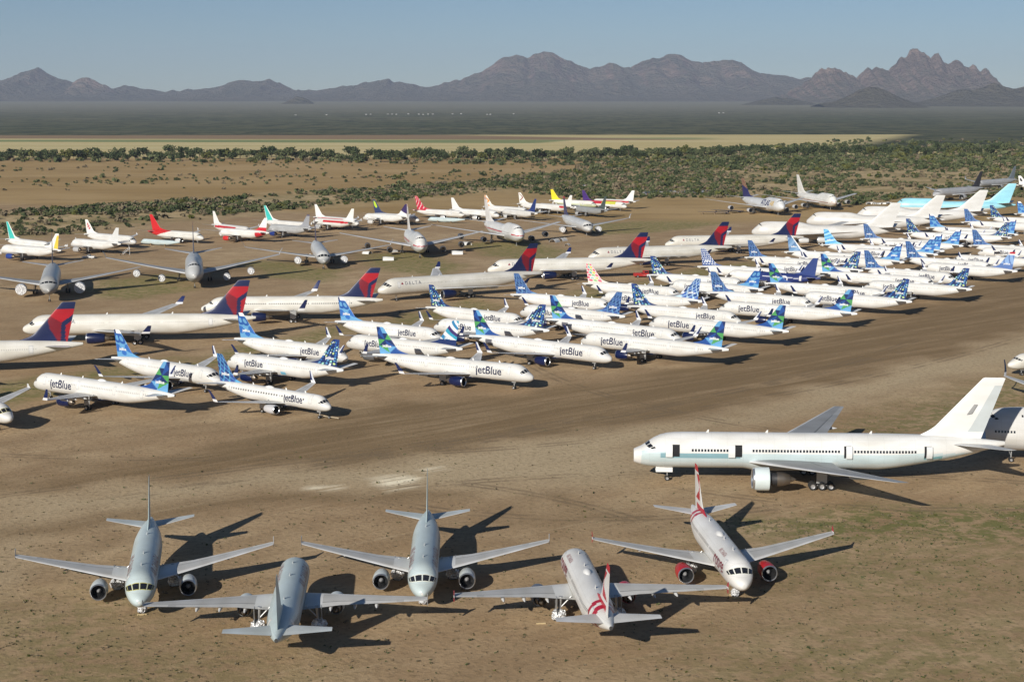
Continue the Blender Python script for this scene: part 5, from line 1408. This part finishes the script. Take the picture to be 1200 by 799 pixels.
def pickup(x, y, a, col, label, group=None, name='pickup_truck', cat='truck'):
    t = empty(name, (x, y, 0), a); tag(t, label, cat, group)
    m_ = MB(); side = [(-2.7, .45), (-2.7, 1.05), (-.9, 1.1), (.95, 1.1), (2.55, .98), (2.7, .8), (2.7, .45)]
    n = len(side); vv = [(x_, s * .95, z_) for s in (-1, 1) for x_, z_ in side]
    m_.add(vv, [tuple(range(n - 1, -1, -1)), tuple(range(n, 2 * n))] + [(i, (i + 1) % n, n + (i + 1) % n, n + i) for i in range(n)])
    link('body', m_.build('body', [solid('car_paint', col, .3)], False), t)
    m_ = MB(); sd = [(-.85, 1.09), (-.7, 1.75), (.35, 1.75), (.95, 1.09)]
    vv = [(x_, s * (.88 if z_ < 1.3 else .78), z_) for s in (-1, 1) for x_, z_ in sd]
    m_.add(vv, [(3, 2, 1, 0), (4, 5, 6, 7)] + [(i, (i + 1) % 4, 4 + (i + 1) % 4, 4 + i) for i in range(4)])
    link('cab', m_.build('cab', [solid('car_glass', (.05, .055, .06), .2)], False), t)
    wheelset(t, 5.4, 1.9, .38, .24); return t
pickup(*px(104, 303), radians(175), (.75, .75, .74), 'white pickup truck beside the plain grey-tailed jet')
for k, (u, v, c) in enumerate(((689, 217.0, (.7, .7, .7)), (684, 217.3, (.3, .3, .32)), (694, 216.6, (.75, .74, .7)))):
    pickup(*px(u, v + 1.5), radians(160 + 20 * k), c, ['white pickup truck below the yellow tail', 'grey pickup truck below the yellow tail', 'cream pickup truck nearest the last red-roofed jet'][k])
# rows of cars parked beyond the dirt
cc = [(.7, .7, .7), (.1, .1, .12), (.35, .36, .38), (.3, .04, .04), (.04, .08, .2), (.6, .58, .5)]
proto = None
for k in range(44):
    u = 757 + 92 * (k % 22) / 22 + rnd.uniform(-.6, .6); v = 227.6 - 1.6 * (k // 22) - .03 * (u - 790) + rnd.uniform(-.2, .2)
    pickup(*px(u, v), rnd.uniform(0, 6.28), rnd.choice(cc), 'parked car in the crowded car park beyond the dirt', 'cars in the car park beyond the dirt', 'parked_car', 'car')
# engine cowlings and covers lying on the ground
def cowling(x, y, a, s, label, group):
    t = empty('engine_cowling', (x, y, 0), a); tag(t, label, 'cowling', group); t.scale = (s, s, s)
    vv = []; f = []
    for i in range(5):
        for k in range(9):
            th = pi * k / 8; rr = 1.35 - .08 * abs(i - 1); vv.append((i * .9 - 1.8, rr * cos(th), rr * sin(th) * .95))
    for i in range(4):
        for k in range(8): a0 = i * 9 + k; f.append((a0, a0 + 1, a0 + 10, a0 + 9))
    m_ = MB(); m_.add(vv, f); link('shell', m_.build('shell', [solid('cowling_white', (.72, .72, .70))], True), t)
    for x_ in (-1.85, 1.82):
        m_ = MB()
        for k in range(8):
            t0, t1 = pi * k / 8, pi * (k + 1) / 8; m_.tube((x_, 1.3 * cos(t0), 1.26 * sin(t0)), (x_, 1.3 * cos(t1), 1.26 * sin(t1)), .07, n=6)
        link('rim', m_.build('rim', [solid('cowling_rim', (.4, .4, .4))], True), t)
for u, v, s, lab in ((430, 297.5, 1.0, 'white engine cowling on the ground under the nearer red-striped jumbo outer engine'), (455, 305, 1.25, 'white engine cowling between the nearer red-striped jumbo inner engine and dirt track'),
        (536, 298, 1.3, 'large white engine cowling in front of the nearer red-striped jumbo wing'), (547, 287, 1.2, 'white engine cowling lying by the outer engine of the nearer red-striped jumbo'),
        (461, 295.5, .9, 'small white engine cowling behind the stripped inner engine'), (650, 284, 1.3, 'big white engine cowling in the pile before the pale grey twin'), (659, 282.5, 1.2, 'second white engine cowling in the pile before the pale grey twin'), (665, 288, .8, 'lone small white engine cowling in front of the cowling pile'),
        (67, 488 - 192, .0, '')):
    if s: cowling(*px(u, v), rnd.uniform(0, 3), s, lab, None)
for k in range(11):
    u = 1018 + 2.6 * k + rnd.uniform(-.6, .6)
    cowling(*px(u, 239.3 - .03 * k + rnd.uniform(-.4, .4)), rnd.uniform(0, 3), rnd.uniform(.8, 1.15), 'white engine cowling in the row behind the jumbos', 'row of white cowlings behind the jumbos')
# bare fuselages without wings
def hulk(x, y, a, model, col, label):
    M = MODELS[model]; t = empty('fuselage_hulk', (x, y, -.7), radians(a)); t.scale = (.7, .7, .7); tag(t, label, 'fuselage'); HULL['hulk'] = h_plain(col)
    fu = link('hull', fuselage_mesh(model, 'hulk'), t); fu['win'] = .5
    link('cockpit_window', cockpit_mesh(model), t)
    m_ = MB(); m_.box(-6, -5, -1.6, 1.6, 1, 2.4); m_.box(7, 8, -1.6, 1.6, 1, 2.4); link('cradle', m_.build('cradle', [solid('cradle_wood', (.2, .14, .08), .9)], False), t)
hulk(*px(188, 288), 147, 'E190', (.52, .62, .64), 'pale wingless fuselage lying in front of the red-tailed jet')
hulk(*px(523, 261), 147, 'E190', (.56, .66, .67), 'pale wingless fuselage lying in front of the pale-lined red tail jet')
# stripped wing and scrap near the freighter
def scrap(x, y, a, label):
    t = empty('scrap_wing', (x, y, 0), a); tag(t, label, 'wing')
    v, f, c = blade([(0, 0, 7, .9, .12), (6, 2.5, 5, 1.1, .11), (13, 6, 3, 1.4, .1), (18, 8.6, 1.6, 1.6, .09)], lambda u, v_, up: (.06, .065, .10) if u > .2 else (.3, .3, .32))
    link('panel', mesh('panel', v, f, [painted('scrap_paint', .6)], True, c, angle=40), t)
    m_ = MB()
    for yy in (1.5, 8, 15): m_.box(-4.5 - yy * .35, -2 - yy * .4, yy - .3, yy + .3, 0, 1.0)
    link('trestle', m_.build('trestle', [solid('cradle_wood', (.2, .14, .08), .9)], False), t)
scrap(*px(872, 249), radians(60), 'dark stripped wing on trestles under the freighter wing')
scrap(*px(855, 250.5), radians(75), 'dark stripped wing on trestles furthest from the freighter nose')
# boarding stairs and tow bars
def stairs(x, y, a, label):
    t = empty('boarding_stairs', (x, y, 0), a); t.scale = (.75, .75, .75); tag(t, label, 'stairs')
    m_ = MB()
    for k in range(12): m_.box(k * .32, k * .32 + .34, -.7, .7, .5 + k * .26, .56 + k * .26)
    link('steps', m_.build('steps', [solid('stair_grey', (.42, .42, .43))], False), t)
    m_ = MB()
    for s in (-.75, .75):
        m_.tube((0, s, .5), (3.9, s, 3.6), .07, n=6); m_.tube((0, s, 1.5), (3.9, s, 4.6), .05, n=6)
        for k in range(5): m_.tube((k * .95, s, .5 + k * .77), (k * .95, s, 1.5 + k * .77), .04, n=6)
        m_.tube((3.9, s, 0), (3.9, s, 4.6), .08, n=6)
    link('rail', m_.build('rail', [solid('stair_rail', (.6, .6, .6))], True), t)
    wheelset(t, 4, 1.6, .3, .2)
stairs(*px(144, 299), radians(20), 'grey boarding stairs in front of the plain grey-tailed jet')
stairs(*px(1058, 252 + 18), radians(200), 'dark boarding stairs below the middle white jumbo tail')
def towbar(x, y, a, label):
    t = empty('tow_bar', (x, y, 0), a); tag(t, label, 'tow bar')
    m_ = MB(); m_.tube((0, 0, .35), (4.2, 0, .2), .09, n=8); m_.tube((4.2, -.3, .2), (4.2, .3, .2), .08, n=8); m_.tube((.0, -.35, .35), (0, .35, .35), .08, n=8)
    link('bar', m_.build('bar', [solid('tow_yellow', (.5, .42, .3))], True), t)
    link('wheel', wheel_mesh(.25, .2), t, (2, .25, .25)); link('wheel', wheel_mesh(.25, .2), t, (2, -.25, .25))
towbar(*px(377, 489), radians(-25), 'pale tow bar lying before the small tartan-tailed jet nose')
# chocks and boards at the near nose wheels
CH = solid('chock_yellow', (.46, .36, .2), .8)
for i, lab in (('F1', 'yellow wooden chocks at the nose wheel of the leftmost near jet'), ('F4', 'orange wooden board by the wheels of the swirl-tailed jet seen from behind'), ('F5', 'yellow chocks under the nose wheel of the red-engined jet')):
    r = ROOTS[i]; a = r.rotation_euler[2]; lx, ly = (MODELS['A319']['L'] / 2 - 5.07, 0) if i != 'F4' else (-.6, 6.2)
    t = empty('wheel_chock', (r.location.x + lx * cos(a) - ly * sin(a), r.location.y + lx * sin(a) + ly * cos(a), 0), a); tag(t, lab, 'wheel chock')
    m_ = MB()
    for x_ in (((-.85, .65)) if i != 'F4' else (.2,)):
        m_ = MB(); m_.box(x_, x_ + .16, -.6, .6, 0, .16); link('board', m_.build('board', [CH], False), t)
